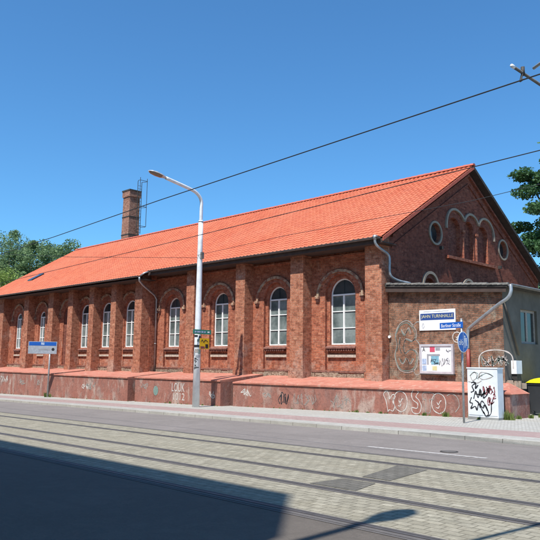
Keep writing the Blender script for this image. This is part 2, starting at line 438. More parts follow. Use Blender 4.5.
def arch_loop(xc, w, zb, zs, rise, n=16):
    h = w / 2; pts = [(xc - h, zb), (xc + h, zb)]
    for i in range(n + 1):
        t = PI * i / n; pts.append((xc + h * math.cos(t), zs + rise * math.sin(t)))
    return pts
def ring(xc, zc, ra, rb, n=32):
    return [(xc + ra * math.cos(2 * PI * i / n), zc + rb * math.sin(2 * PI * i / n)) for i in range(n)]
def text_faces(s, size=1.0):
    cu = bpy.data.curves.new('lettering', 'FONT'); cu.body = s; cu.size = size; cu.resolution_u = 3
    ob = bpy.data.objects.new('lettering', cu); COL.objects.link(ob)
    dg = bpy.context.evaluated_depsgraph_get(); me = ob.evaluated_get(dg).to_mesh()
    vs = [v.co.copy() for v in me.vertices]; fs = [tuple(p.vertices) for p in me.polygons]
    ob.evaluated_get(dg).to_mesh_clear(); bpy.data.objects.remove(ob); bpy.data.curves.remove(cu)
    return vs, fs
def put_text(mb, s, a0, b0, width, height, fn, d, mat, slant=0.0):
    """lettering stretched into the given box of a plane"""
    vs, fs = text_faces(s)
    x0 = min(v.x for v in vs); x1 = max(v.x for v in vs); y0 = min(v.y for v in vs); y1 = max(v.y for v in vs)
    b = len(mb.v); k = mb.mi(mat)
    for v in vs:
        a = a0 + (v.x - x0) / (x1 - x0) * width; c = b0 + (v.y - y0) / (y1 - y0) * height + slant * (v.x - x0) / (x1 - x0)
        mb.v.append(tuple(fn(a, c, d)))
    for f in fs: mb.f.append(tuple(b + i for i in f)); mb.m.append(k)
def curve(pts, n=6):
    """Catmull-Rom through 2D points"""
    out = []; P_ = [pts[0]] + list(pts) + [pts[-1]]
    for i in range(1, len(P_) - 2):
        for j in range(n):
            t = j / n; q = []
            for k in range(len(pts[0])):
                a, b, c, d = P_[i - 1][k], P_[i][k], P_[i + 1][k], P_[i + 2][k]
                q.append(.5 * (2 * b + (c - a) * t + (2 * a - 5 * b + 4 * c - d) * t * t + (3 * b - a - 3 * c + d) * t ** 3))
            out.append(tuple(q))
    out.append(pts[-1]); return out

# ------------------------------------------------------------------ street
RD = -.10
def strip(name, v0, v1, z, mat, u0=-320, u1=320, seg=20, kind='structure', th=0):
    mb = MB()
    for i in range(seg):
        a = u0 + (u1 - u0) * i / seg; b = u0 + (u1 - u0) * (i + 1) / seg
        mb.face([P(a, v0, z), P(b, v0, z), P(b, v1, z), P(a, v1, z)], mat)
    o = mb.build(name); tag(o, kind=kind); return o
g = MB(); R_ = 2500
g.face([(-R_, -R_, GX * -R_ * 1 - .16), (R_, -R_, GX * R_ - .16), (R_, R_, GX * R_ - .16), (-R_, R_, GX * -R_ - .16)], M['ground'])
tag(g.build('ground'), kind='structure')
strip('road', 11.35, 15.32, RD, M['asphalt'])
strip('tram_paving', 6.0, 11.35, RD + .004, M['tram_pave'])
strip('near_road', -1.6, 6.0, RD, M['asphalt_near_shaded'])
def slab(name, v0, v1, ztop, mat, u0=-320, u1=320):
    mb = MB(); n = 20
    for i in range(n):
        a = u0 + (u1 - u0) * i / n; b = u0 + (u1 - u0) * (i + 1) / n
        mb.face([P(a, v0, ztop), P(b, v0, ztop), P(b, v1, ztop), P(a, v1, ztop)], mat)
        mb.face([P(a, v0, RD - .02), P(b, v0, RD - .02), P(b, v0, ztop), P(a, v0, ztop)], mat)
    o = mb.build(name); return tag(o, kind='structure')
slab('kerb', 15.32, 15.52, .0, M['kerb'])
strip('kerb_paving', 15.52, 16.2, -.002, M['slab'])
strip('bike_path', 16.2, 17.65, -.002, M['bike'])
strip('pavement', 17.65, 42, -.002, M['pave'], seg=30)
# near pavement (camera side), kerb facing the road
mb = MB()
for i in range(20):
    a = -320 + 32 * i; b = a + 32
    mb.face([P(a, -9, .02), P(b, -9, .02), P(b, -1.6, .02), P(a, -1.6, .02)], M['slab'])
    mb.face([P(a, -1.6, .02), P(b, -1.6, .02), P(b, -1.6, RD - .02), P(a, -1.6, RD - .02)], M['kerb'])
tag(mb.build('near_pavement'), kind='structure')
# rails: asphalt strip, two steel heads and the groove between them
RAILS = [10.42, 8.62, 7.56, 6.1]
for k, v in enumerate(RAILS):
    mb = MB()
    for i in range(20):
        a = -320 + 32 * i; b = a + 32
        mb.face([P(a, v - .115, RD + .008), P(b, v - .115, RD + .008), P(b, v + .115, RD + .008), P(a, v + .115, RD + .008)], M['asphalt_strip'])
    tag(mb.build('rail_bed'), kind='structure')
    mb = MB()
    for i in range(20):
        a = -320 + 32 * i; b = a + 32
        mb.face([P(a, v - .03, RD + .013), P(b, v - .03, RD + .013), P(b, v + .03, RD + .013), P(a, v + .03, RD + .013)], M['rail'])
        mb.face([P(a, v + .03, RD + .0125), P(b, v + .03, RD + .0125), P(b, v + .062, RD + .0125), P(a, v + .062, RD + .0125)], M['iron'])
    tag(mb.build('tram_rail'), kind='structure')
strip('paving_edge', 11.27, 11.42, RD + .0085, M['asphalt_strip'])
strip('road_seam', 5.93, 6.0, RD + .0045, M['asphalt_strip'])
mb = MB()
for k in range(-12, 12):
    u0 = -9.70 + k * 9.3
    mb.face([P(u0, 12.32, RD + .005), P(u0 + 2.85, 12.32, RD + .005), P(u0 + 2.85, 12.44, RD + .005), P(u0, 12.44, RD + .005)], M['mark'])
    if k == 0: pass
    break
mb = MB(); mb.face([P(-9.75, 12.32, RD + .005), P(-6.85, 12.38, RD + .005), P(-6.85, 12.49, RD + .005), P(-9.75, 12.43, RD + .005)], M['mark'])
tag(mb.build('road_marking'), kind='structure')
mb = MB()
mb.face([P(-7.05, 8.8, RD + .0095), P(-6.5, 8.8, RD + .0095), P(-6.75, 10.22, RD + .0095), P(-7.42, 10.25, RD + .0095)], M['asphalt_patch'])
mb.face([P(-7.2, 7.72, RD + .0095), P(-6.3, 7.72, RD + .0095), P(-6.5, 8.44, RD + .0095), P(-7.15, 8.44, RD + .0095)], M['asphalt_patch'])
tag(mb.build('asphalt_patch'), kind='structure')
c = P(-7.95, 12.86, RD)
mb = MB(); rr = [(c[0] + .19 * math.cos(t * PI / 12), c[1] + .19 * math.sin(t * PI / 12)) for t in range(24)]
mb.prism(rr, lambda a, b, d: (a, b, GX * a + RD + d), .001, .009, M['iron'])
rr2 = ring(c[0], c[1], .15, .15, 24)
mb.prism(rr2, lambda a, b, d: (a, b, GX * a + RD + d), .009, .012, M['asphalt_strip'])
o = mb.build('manhole_cover'); origin_to(o, (c[0], c[1], c[2])); tag(o, 'dark round cast iron manhole cover in the far lane beside the white dash', 'manhole cover')

# ------------------------------------------------------------------ hall
S_ = .6; RY, RZ = 30.0, 11.45
def roof_z(y): return RZ - S_ * abs(y - RY)
GXW = -16.02           # gable wall plane
YW, YP = 23.2, 22.6    # wall and pier planes, right section
LW, LP = 22.75, 22.18  # left section, standing forward
XJ = -32.45            # junction
XE = -54.3             # far gable
YB = 37.9
hall = thing('brick_hall', (-35, 23.2, gz(-35)), 'long red brick hall with arched windows, brick piers and an orange tiled roof', 'hall')
TOPW = 6.9
winR = [(-18.68, 1.42), (-22.70, 1.26), (-26.86, 1.2), (-30.92, 1.14)]
winL = [(-34.45, 1.15), (-37.12, 1.15), (-39.72, 1.15), (-42.05, None), (-45.75, .8), (-49.5, .82), (-52.9, .8)]
ZB, ZS = 2.44, 4.66
mb = MB()
def wall_run(mb, x0, x1, Y, wins, ztop, mg=.3, d1=.14, d2=.17):
    holes = []
    for xc, w in wins:
        ww = (w or .9) + mg
        holes.append(arch_loop(xc, ww, 1.32, ZS, (ww / 2) * 1.06))
    mb.sheet([(x0, -1.2), (x1, -1.2), (x1, ztop), (x0, ztop)], PY(Y), 0, M['brick'], holes, d1, M['arch_brick'])
    for (xc, w), h in zip(wins, holes):
        hh = [arch_loop(xc + .03, w, ZB, ZS, w / 2 * 1.02)] if w else []
        mb.sheet(h, PY(Y + d1), 0, M['brick'] if w else M['brick_blind'], hh, d2, M['arch_brick'])
wall_run(mb, XJ, GXW, YW, winR, TOPW + .45)
wall_run(mb, XE, XJ, LW, winL, 6.9, .16, .06, .12)
mb.face([(XJ, LW, -1.2), (XJ, YW, -1.2), (XJ, YW, TOPW), (XJ, LW, TOPW)], M['brick'])
mb.face([(XE, YB, -1.5), (GXW, YB, -1.5), (GXW, YB, 6.6), (XE, YB, 6.6)], M['brick'])
mb.face([(XE, LW, -1.5), (XE, YB, -1.5), (XE, YB, 6.6), (XE, RY, RZ - .15), (XE, LW, roof_z(LW) - .12)], M['brick'])
mb.build('wall', hall)
# string course and eaves frieze
mb = MB()
mb.box(XJ + .005, GXW - .005, YW - .03, YW + .05, 1.22, 1.29, M['sill'])
mb.build('string_course', hall); mb = MB()
mb.box(XJ + .005, GXW - .005, YW - .09, YW + .05, 6.33, 6.42, M['brick'])
mb.build('cornice', hall); mb = MB()
mb.box(XE + .005, XJ - .005, LW - .03, LW + .05, 1.22, 1.29, M['sill'])
mb.build('string_course', hall)
piersR = [(-16.86, -16.14), (-21.15, -20.35), (-24.92, -24.24), (-28.89, -28.22)]
piersL = [(-33.2, -32.48), (-35.78, -35.2), (-38.35, -37.78), (-41.05, -40.42), (-43.8, -43.1), (-47.5, -46.8), (-51.8, -51.0), (-54.28, -53.7)]
for i, (x0, x1) in enumerate(piersR + piersL):
    Rr = i < len(piersR); y0, y1 = (YP, YW) if Rr else (LP, LW)
    if i == 0: x1 = GXW - .004
    top = roof_z(y0) - .22
    mb = MB()
    mb.hexa([(x0, y0, -.8), (x1, y0, -.8), (x1, y1 + .02, -.8), (x0, y1 + .02, -.8), (x0, y0, top), (x1, y0, top), (x1, y1 + .02, top + .25), (x0, y1 + .02, top + .25)], M['brick_pier'])
    mb.box(x0 - .045, x1 + (.045 if i else -.002), y0 - .045, y1 - .003, -.8, 1.26, M['brick_pier'])
    if i == len(piersR):       # the corner pier returns to the recessed wall
        mb.box(x0 + .3, x1 - .002, y1 + .02, YW + .1, -.8, 6.55, M['brick_pier'])
    mb.build('pier', hall)
# arch hoods with corbels
def hood(xc, Y, w):
    r = w / 2 + .62; t = .125; rise = 1.13
    r = min(r, 1.33)
    mb = MB(); n = 26
    def arcp(rr, h): return [(xc + rr * math.cos(PI * k / n), ZS + .0 + h * math.sin(PI * k / n)) for k in range(n + 1)]
    o_ = arcp(r, rise); i_ = arcp(r - t, rise - t)
    for k in range(n):
        mb.hexa([(i_[k][0], Y - .07, i_[k][1]), (o_[k][0], Y - .07, o_[k][1]), (o_[k][0], Y + .02, o_[k][1]), (i_[k][0], Y + .02, i_[k][1]),
                 (i_[k + 1][0], Y - .07, i_[k + 1][1]), (o_[k + 1][0], Y - .07, o_[k + 1][1]), (o_[k + 1][0], Y + .02, o_[k + 1][1]), (i_[k + 1][0], Y + .02, i_[k + 1][1])], M['hood'])
    for sgn in (-1, 1):
        cx = xc + sgn * (r - t / 2)
        mb.box(cx - .11, cx + .11, Y - .13, Y + .02, ZS - .14, ZS - .002, M['hood'])
        mb.hexa([(cx - .07, Y - .05, ZS - .3), (cx + .07, Y - .05, ZS - .3), (cx + .07, Y + .02, ZS - .3), (cx - .07, Y + .02, ZS - .3),
                 (cx - .1, Y - .12, ZS - .143), (cx + .1, Y - .12, ZS - .143), (cx + .1, Y + .02, ZS - .143), (cx - .1, Y + .02, ZS - .143)], M['sill'])
    mb.build('arch_hood', hall)
for xc, w in winR: hood(xc, YW, w + .05)
for xc, w in winL: hood(xc, LW, .9)
# windows
def window(xc, w, Y, d1=.14, dy=.1):
    xc += .03
    fr = MB(); y = Y + d1 + dy; b = .06
    outer = arch_loop(xc, w + .02, ZB, ZS, w / 2 * 1.02); inner = arch_loop(xc, w - 2 * b, ZB + b, ZS, w / 2 * 1.02 - b)
    fr.prism(outer, PY(y), 0, .07, M['white_frame'], [inner])
    fr.box(xc - .04, xc + .04, y - .012, y + .06, ZB + b, ZS - .035, M['white_frame'])
    fr.box(xc - .018, xc + .018, y + .005, y + .06, ZS + .04, ZS + w / 2 - b, M['glass_dark'])
    fr.box(xc - w / 2 + b, xc + w / 2 - b, y - .016, y + .062, ZS - .035, ZS + .035, M['white_frame'])
    for k in (1, 2):
        zz = ZB + (ZS - ZB) * k / 3
        fr.box(xc - w / 2 + b, xc - .04, y + .004, y + .055, zz - .018, zz + .018, M['white_frame'])
        fr.box(xc + .04, xc + w / 2 - b, y + .004, y + .055, zz - .018, zz + .018, M['white_frame'])
    f = fr.build('window', hall)
    pn = MB()
    pn.face([(xc - w / 2 + .02, y + .04, ZB + .02), (xc + w / 2 - .02, y + .04, ZB + .02), (xc + w / 2 - .02, y + .04, ZS), (xc - w / 2 + .02, y + .04, ZS)], M['glass'])
    pn.build('pane', f)
    pn = MB(); al = arch_loop(xc, w - .03, ZS, ZS + .001, w / 2 * 1.0)
    pn.sheet(al, PY(y + .041), 0, M['glass_dark']); pn.build('pane', f)  # arch pane in darker glass, carrying the hood and eave shade
    s = MB()
    s.hexa([(xc - w / 2 - .12, Y - .07, ZB - .17), (xc + w / 2 + .12, Y - .07, ZB - .17), (xc + w / 2 + .12, Y + .29, ZB - .17), (xc - w / 2 - .12, Y + .29, ZB - .17),
            (xc - w / 2 - .12, Y - .07, ZB - .10), (xc + w / 2 + .12, Y - .07, ZB - .10), (xc + w / 2 + .12, Y + .29, ZB + .01), (xc - w / 2 - .12, Y + .29, ZB + .01)], M['sill'])
    k = 0; x = xc - w / 2 - .08
    while x < xc + w / 2:
        s.box(x, x + .07, Y - .03, Y + d1 - .001, ZB - .27, ZB - .173, M['sill']); x += .135
    s.box(xc - w / 2 - .1, xc + w / 2 + .1, Y + d1 - .09, Y + d1, ZB - .56, ZB - .44, M['sill_pale'])
    s.build('sill', f)
for xc, w in winR: window(xc, w, YW)
for xc, w in winL:
    if w: window(xc, w, LW, .06, .03)

# gable wall
FX = PX(GXW)
mb = MB()
outer = [(YW - .02, -.9), (YB, -.9), (YB, 6.5), (RY, RZ - .13), (YW - .02, roof_z(YW) - .13)]
gops = [(28.58, 1.15, 8.05), (30.02, .9, 8.2), (31.42, 1.06, 8.08)]
gh = [arch_loop(yc, w, 6.72, zs, w / 2) for yc, w, zs in gops]
rings = [(26.85, 7.62), (33.6, 7.70)]
gh += [ring(yc, zc, .46, .46) for yc, zc in rings]
low = [(26.3, .95, 5.0), (29.75, .95, 5.0)]
gh += [arch_loop(yc, w, 3.2, zs, w / 2) for yc, w, zs in low]
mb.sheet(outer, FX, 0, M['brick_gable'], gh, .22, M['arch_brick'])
for h in gh[:3] + gh[5:]: mb.sheet(h, PX(GXW - .22), 0, M['brick_blind'])
# rake bands
for sgn in (-1, 1):
    for off, t, pr in ((.34, .12, .12), (.80, .10, .06)):
        y0 = YW + .1 if sgn < 0 else YB - .2
        dz = off
        p = [(RY, RZ - dz - .05), (y0, roof_z(y0) - dz - .05), (y0, roof_z(y0) - dz - t - .05), (RY, RZ - dz - t - .05)]
        mb.prism(p, FX, -pr, .05, M['brick_gable'])
mb.build('gable_wall', hall)
for yc, zc in rings:
    r = MB(); r.prism(ring(yc, zc, .565, .565), FX, -.06, .1, M['cement'], [ring(yc, zc, .47, .47)])
    rw = r.build('round_window', hall)
    q = MB(); q.sheet(ring(yc, zc, .47, .47), PX(GXW - .20), 0, M['glass_dark']); q.build('pane', rw)
def ghood(spans, zs, name='gable_hood'):
    mb = MB()
    for yc, r, z0, a0, a1 in spans:
        n = 18
        for k in range(n):
            t0 = a0 + (a1 - a0) * k / n; t1 = a0 + (a1 - a0) * (k + 1) / n
            q = []
            for t in (t0, t1):
                for d in (-.09, .02):
                    q.append([GXW - d, yc + r * math.cos(t), z0 + r * math.sin(t)]); q.append([GXW - d, yc + (r - .12) * math.cos(t), z0 + (r - .12) * math.sin(t)])
            mb.hexa([q[0], q[1], q[3], q[2], q[4], q[5], q[7], q[6]], M['cement'])
    return mb.build(name, hall)
R = PI / 180
HP = []
for seg in ([(27.79, 8.0), (27.80, 8.25), (27.92, 8.62), (28.2, 8.92), (28.6, 9.03), (29.02, 8.96), (29.34, 8.78), (29.5, 8.60)], [(29.5, 8.60), (29.68, 8.84), (29.95, 9.0), (30.2, 9.03), (30.5, 8.97), (30.76, 8.80), (30.92, 8.58)], [(30.92, 8.58), (31.08, 8.82), (31.35, 9.0), (31.72, 9.03), (32.1, 8.92), (32.42, 8.62), (32.55, 8.25), (32.56, 8.0)]):
    HP.append(curve(seg, 4))
mb = MB()
for pts in HP:
    for k in range(len(pts) - 1):
        q = []
        for i_ in (k, k + 1):
            a_ = Vector(pts[max(i_ - 1, 0)]); b_ = Vector(pts[min(i_ + 1, len(pts) - 1)]); tt = (b_ - a_).normalized(); nn_ = Vector((-tt.y, tt.x)) * .055
            for d_ in (-.09, .02):
                for sg in (1, -1): q.append((GXW - d_, pts[i_][0] + nn_.x * sg, pts[i_][1] + nn_.y * sg))
        mb.hexa([q[0], q[1], q[3], q[2], q[4], q[5], q[7], q[6]], M['cement'])
mb.build('gable_hood', hall)
for yc, w, zs in low: ghood([(yc, .68, zs + .1, 0, PI)], 0)
mb = MB()
mb.box(GXW - .02, GXW + .17, 27.75, 32.6, 6.56, 6.70, M['arch_brick'])
mb.build('gable_sill', hall)
for yc in (29.36, 30.68):
    mb = MB(); mb.tube([(GXW + .005, yc, 6.705), (GXW + .005, yc, 8.0)], .075, M['arch_brick'], 10)
    mb.box(GXW - .1, GXW + .10, yc - .12, yc + .12, 8.0, 8.12, M['arch_brick'])
    mb.build('colonnette', hall)
mb = MB(); mb.box(GXW, GXW + .16, 27.2, 27.3, 6.9, 7.05, M['iron']); mb.build('wall_anchor', hall); mb = MB(); mb.box(GXW, GXW + .16, 33.0, 33.12, 6.62, 6.78, M['iron'])
mb.build('wall_anchor', hall)
# verge: fascia under the tile edge
XR = -15.68
mb = MB()
for sgn in (-1, 1):
    y0 = 22.2 if sgn < 0 else 38.35
    for x0, x1, dz, t, m in ((GXW + .002, XR + .02, .10, .09, M['soffit']), (XR + .02, XR + .05, .02, .17, M['verge'] if sgn < 0 else M['felt'])):
        p = [(RY, RZ - dz), (y0, roof_z(y0) - dz), (y0, roof_z(y0) - dz - t), (RY, RZ - dz - t)]
        mb.prism(p, lambda a, b, d: (d, a, b), x0, x1, m)
mb.build('verge', hall)

# ---- roof of real pantiles: rows of stepped, waved strips
def tile_field(name, x0, x1, ybot, side, tw=.25, seg=6):
    mb = MB(); k = mb.mi(M['tiles'])
    course = .285; rows = int((abs(RY - ybot)) / course) + 1
    nx = int(round((x1 - x0) / tw)) * seg; sl = math.sqrt(1 + S_ * S_)
    V = mb.v; F = mb.f
    for r in range(rows):
        ya = abs(RY - ybot) - r * course; yb = max(0, ya - course - .04)
        if ya <= 0: break
        b = len(V)
        for i in range(nx + 1):
            ph = (i % seg) / seg; x = x0 + (x1 - x0) * i / nx
            h = .027 * math.sin(2 * PI * ph) if ph < .5 else -.012 * math.sin(2 * PI * (ph - .5))
            jit = random.uniform(-.003, .003)
            for yy, lift in ((ya, .040), (ya, .010), (yb, .012)):
                Y = RY + side * yy
                V.append((x, Y + side * (0 if lift != .01 else -.02), roof_z(Y) + (h + lift if lift != .01 else h - .005) + jit))
        for i in range(nx):
            a = b + i * 3
            F.append((a, a + 3, a + 5, a + 2)); F.append((a + 1, a + 4, a + 3, a))
            mb.m += [k, k]
    return mb
tf = tile_field('r', -32.0, XR, 22.17, -1)
tf2 = tile_field('r', XE - .25, -32.0, 21.62, -1)
b = len(tf.v); tf.v += tf2.v; tf.f += [tuple(b + i for i in f) for f in tf2.f]; tf.m += tf2.m
tb = tile_field('r', XE - .25, XR, 38.4, 1, .25, 4)
b = len(tf.v); tf.v += tb.v; tf.f += [tuple(b + i for i in f) for f in tb.f]; tf.m += tb.m
# underlay
for (xa, xb, yb) in ((-32.0, XR, 22.22), (XE - .25, -32.0, 21.67)):
    tf.face([(xa, yb, roof_z(yb) - .03), (xb, yb, roof_z(yb) - .03), (xb, RY, RZ - .03), (xa, RY, RZ - .03)], M['soffit'])
tf.face([(XE - .25, 38.35, roof_z(38.35) - .03), (XR, 38.35, roof_z(38.35) - .03), (XR, RY, RZ - .03), (XE - .25, RY, RZ - .03)], M['soffit'])
roof = tf.build('roof', hall)
mb = MB()
x = XE - .25
while x < XR - .1:     # ridge tiles, each a tapered half round
    x1 = min(x + .42, XR + .06); n = 8
    for k in range(n):
        t0, t1 = PI * k / n, PI * (k + 1) / n
        def rp(xx, t, r): return (xx, RY + r * math.cos(t) * 1.1, RZ + .0 + r * math.sin(t) * .95)
        mb.face([rp(x, t0, .135), rp(x1, t0, .115), rp(x1, t1, .115), rp(x, t1, .135)], M['verge'])
    mb.face([rp(x1, PI * k / n, .125) for k in range(n + 1)], M['verge'])
    x += .38
mb.build('ridge_tiles', roof)
mb = MB()
# roof hatch
c0 = Vector((-50.3, 24.0, roof_z(24.0) + .03))
mb.hexa([(-50.6, 23.75, roof_z(23.75) + .02), (-49.9, 23.75, roof_z(23.75) + .02), (-49.9, 24.75, roof_z(24.75) + .02), (-50.6, 24.75, roof_z(24.75) + .02),
         (-50.6, 23.75, roof_z(23.75) + .14), (-49.9, 23.75, roof_z(23.75) + .14), (-49.9, 24.75, roof_z(24.75) + .14), (-50.6, 24.75, roof_z(24.75) + .14)], M['glass_dark'])
mb.build('skylight', roof)
# gutters: half-round channels with soffit boards behind
def gutter(mb, x0, x1, y, z, mat, r=.075):
    n = 8
    for k in range(n):
        t0, t1 = PI + PI * k / n, PI + PI * (k + 1) / n
        for rr in (r, r - .012):
            mb.face([(x0, y + rr * math.cos(t0), z + rr * math.sin(t0)), (x1, y + rr * math.cos(t0), z + rr * math.sin(t0)), (x1, y + rr * math.cos(t1), z + rr * math.sin(t1)), (x0, y + rr * math.cos(t1), z + rr * math.sin(t1))], mat)
    for xx in (x0, x1):
        mb.face([(xx, y + r * math.cos(PI + PI * k / n), z + r * math.sin(PI + PI * k / n)) for k in range(n + 1)], mat)
    mb.tube([(x0, y - r, z), (x1, y - r, z)], .012, mat, 6)
mb = MB(); gutter(mb, -31.75, -15.75, 22.10, 6.74, M['gutter']); mb.build('gutter', roof)
mb = MB(); gutter(mb, XE - .2, -32.1, 21.56, 6.42, M['gutter']); mb.build('gutter', roof)
mb = MB(); gutter(mb, XE - .2, XR + .3, 38.5, 6.38, M['zinc']); mb.build('gutter', roof)
mb = MB()
mb.box(-31.95, -15.8, 22.19, 22.21, 6.50, 6.74, M['soffit'])
mb.hexa([(-32.0, 22.2, 6.52), (XR, 22.2, 6.52), (XR, YW, 6.52), (-32.0, YW, 6.52), (-32.0, 22.2, 6.56), (XR, 22.2, 6.56), (XR, YW, 6.56), (-32.0, YW, 6.56)], M['soffit'])
mb.box(XE - .2, -32.0, 21.65, LW, 6.24, 6.28, M['soffit'])
mb.build('soffit', hall)
# downpipes
mb = MB()
pts = [(-32.0, 21.62, 6.36), (-32.05, 21.66, 6.15), (-32.2, 22.0, 5.95), (-32.28, 22.9, 5.42), (-32.3, 23.07, 5.2), (-32.3, 23.09, 1.0)]
mb.tube(pts, .055, M['zinc'], 10)
for z in (4.4, 2.6): mb.tube([(-32.3, 23.09, z), (-32.3, 23.09, z + .05)], .068, M['zinc'], 10)
mb.build('downpipe', hall, True)
mb = MB()
mb.tube([(-31.75, 22.1, 6.7), (-31.85, 21.85, 6.6), (-32.0, 21.65, 6.42)], .05, M['zinc'], 8)
mb.build('gutter_elbow', hall, True)
mb = MB()
pts = curve([(-15.95, 22.08, 6.74), (-15.95, 22.1, 6.5), (-15.9, 22.3, 6.32), (-15.86, 22.82, 6.12), (-15.84, 22.92, 5.9), (-15.84, 22.94, 5.3), (-15.75, 23.3, 5.08), (-15.5, 23.9, 4.98)], 4)
mb.tube(pts, .055, M['zinc'], 10)
mb.tube([(-15.95, 22.08, 6.82), (-15.95, 22.08, 6.62)], [.1, .06], M['zinc'], 10)
mb.build('downpipe', hall, True)

# ------------------------------------------------------------------ plinth blocks with sloped copings
def plinth_block(x0, x1, y0, y1, ztop, wy, zback, endcap=False, mat='plinth'):
    """front edge from (x0,y0) to (x1,y1); coping rises to wall plane wy"""
    mb = MB(); zb0, zb1 = gz(x0) - .3, gz(x1) - .3
    mb.hexa([(x0, y0, zb0), (x1, y1, zb1), (x1, wy + .05, zb1), (x0, wy + .05, zb0), (x0, y0, ztop - .06), (x1, y1, ztop - .06), (x1, wy + .05, ztop - .06), (x0, wy + .05, ztop - .06)], M[mat])
    p = mb.build('plinth', hall)
    c = MB(); ov = .05
    xb = x1 - (.72 if endcap else 0); xo = x1 + (ov if endcap else 0)
    nn = max(2, int((x1 - x0) / .8)); 
    for i in range(nn):
        def lerp(t): return x0 + (x1 - x0) * t, y0 + (y1 - y0) * t
        (a, ya), (b, yb) = lerp(i / nn), lerp((i + 1) / nn)
        if i == nn - 1 and endcap: b = xo
        ab, bb = min(a, xb), min(b, xb)
        j0 = .012 * math.sin(a * 5.1) ; j1 = .012 * math.sin(b * 5.1) if i < nn - 1 else 0
        c.hexa([(a, ya - ov, ztop - .06), (b, yb - ov, ztop - .06), (b, wy, ztop - .06), (a, wy, ztop - .06),
                (a, ya - ov + j0, ztop), (b, yb - ov + j1, ztop), (bb, wy, zback), (ab, wy, zback)], M['coping'])
    c.build('coping', p)
    return p
pR = plinth_block(-23.02, -10.3, 20.85, 21.75, .72, 23.2, 1.02, True)
p2 = plinth_block(-30.05, -23.4, 20.30, 20.42, .79, 23.2, 1.06)
p3 = plinth_block(-38.3, -30.5, 20.05, 20.15, .76, 22.9, 1.03)
p4 = plinth_block(-54.5, -38.6, 20.6, 20.25, .80, 22.75, 1.06)
gp = MB()
for x0, x1 in ((-23.4, -23.02), (-30.5, -30.05), (-38.6, -38.3)):
    gp = MB(); gp.box(x0, x1, 21.05, 22.6, -1.0, .6, M['gap_shade']); gp.build('gap_masonry_shaded', hall)
for x0, x1, Y in ((XJ, GXW, YW), (XE, XJ - .6, LW)):
    mb = MB(); n_ = int((x1 - x0) / .45); rn = random.Random(5)
    for k in range(n_):
        a_ = x0 + (x1 - x0) * k / n_ + .004; b_ = x0 + (x1 - x0) * (k + 1) / n_ - .004
        mb.box(a_, b_, Y - rn.uniform(.02, .075), Y + .04, .8, 1.21 - rn.uniform(0, .05), M['footing'])
    mb.build('footing', hall)
# graffiti on the plinth, plane follows each block's front line
def pl_fn(x0, x1, y0, y1, off=.006):
    return lambda a, b, d: (a, y0 + (y1 - y0) * (a - x0) / (x1 - x0) - off + d, b)
fR = pl_fn(-23.02, -10.3, 20.85, 21.75); f2 = pl_fn(-30.05, -23.4, 20.30, 20.42); f3 = pl_fn(-38.3, -30.5, 20.05, 20.15); f4 = pl_fn(-54.5, -38.6, 20.6, 20.25)
def flush(mb, name, parent):
    if mb.v: mb.build(name, parent)
    return MB()
AUTO = [None]
def strokes(mb, ls, ox, oz, sx, sz, fn, w, mat, d=0.0):
    own = AUTO[0] is not None
    if own: mb = MB()
    for l in ls:
        mb.ribbon(curve([(ox + p[0] * sx, oz + p[1] * sz) for p in l], 5), w, fn, d, mat)
    if own: mb.build('graffiti', AUTO[0])
BUB_K = [[(0, 0), (-.1, .5), (-.25, .85), (-.05, 1), (.08, .8), (.1, .62), (.3, .85), (.45, .75), (.3, .5), (.4, .3), (.3, .05), (.1, .1), (0, 0)]]
BUB_O = [[(.5, 0), (.15, .15), (0, .5), (.12, .85), (.45, 1), (.8, .85), (.92, .5), (.8, .15), (.5, 0)], [(.35, .55), (.45, .45), (.55, .6), (.65, .65)], [(.3, .3), (.45, .28), (.5, .4)]]
BUB_S = [[(.5, .9), (.2, 1), (0, .8), (.1, .55), (.4, .4), (.35, .2), (.0, .22), (.1, 0), (.5, 0), (.65, .3), (.5, .55), (.3, .7), (.5, .9)]]
BUB_T = [[(.1, 0), (.15, .6), (-.05, .65), (-.05, .95), (.5, 1), (.8, .9), (.75, .65), (.45, .65), (.5, .3), (.45, 0), (.1, 0)]]
AUTO[0] = pR
mb = MB()
strokes(mb, BUB_K, -14.95, -.16, .72, .76, fR, .026, M['gw'])
strokes(mb, BUB_O, -14.70, -.14, .62, .76, fR, .026, M['gw'])
strokes(mb, BUB_S, -13.95, -.14, .60, .84, fR, .026, M['gw'])
strokes(mb, BUB_T, -13.45, -.10, .50, .72, fR, .022, M['gwd'])
strokes(mb, BUB_O, -13.15, -.12, .60, .72, fR, .026, M['gw'])
strokes(mb, [[(0, .9), (.4, 1), (.8, .8), (.9, .4), (.6, .1)]], -12.55, -.1, .5, .7, fR, .024, M['gwd'])
AUTO[0] = None
def scribble(mb, cx, cz, w, h, n, fn, lw, mat, seed):
    own = AUTO[0] is not None
    if own: mb = MB()
    rnd = random.Random(seed)
    for i in range(n):
        x = cx - w / 2 + w * i / n; pts = []
        for k in range(5): pts.append((x + rnd.uniform(-.2, .9) * w / n * 1.5, cz + rnd.uniform(-.5, .5) * h))
        mb.ribbon(curve(pts, 5), lw, fn, 0, mat)
    if own: mb.build('graffiti', AUTO[0])
AUTO[0] = pR
mb = MB()
scribble(mb, -20.05, .1, .5, .55, 4, fR, .03, M['gk'], 4)
scribble(mb, -22.2, .28, .55, .35, 3, fR, .035, M['gw'], 5)
scribble(mb, -20.95, .2, .4, .35, 2, fR, .03, M['gwd'], 6)
scribble(mb, -17.1, .12, .9, .6, 6, fR, .02, M['gwd'], 7)
scribble(mb, -18.9, .1, 1.1, .5, 6, fR, .018, M['gwd'], 8)
AUTO[0] = None
mb = MB()
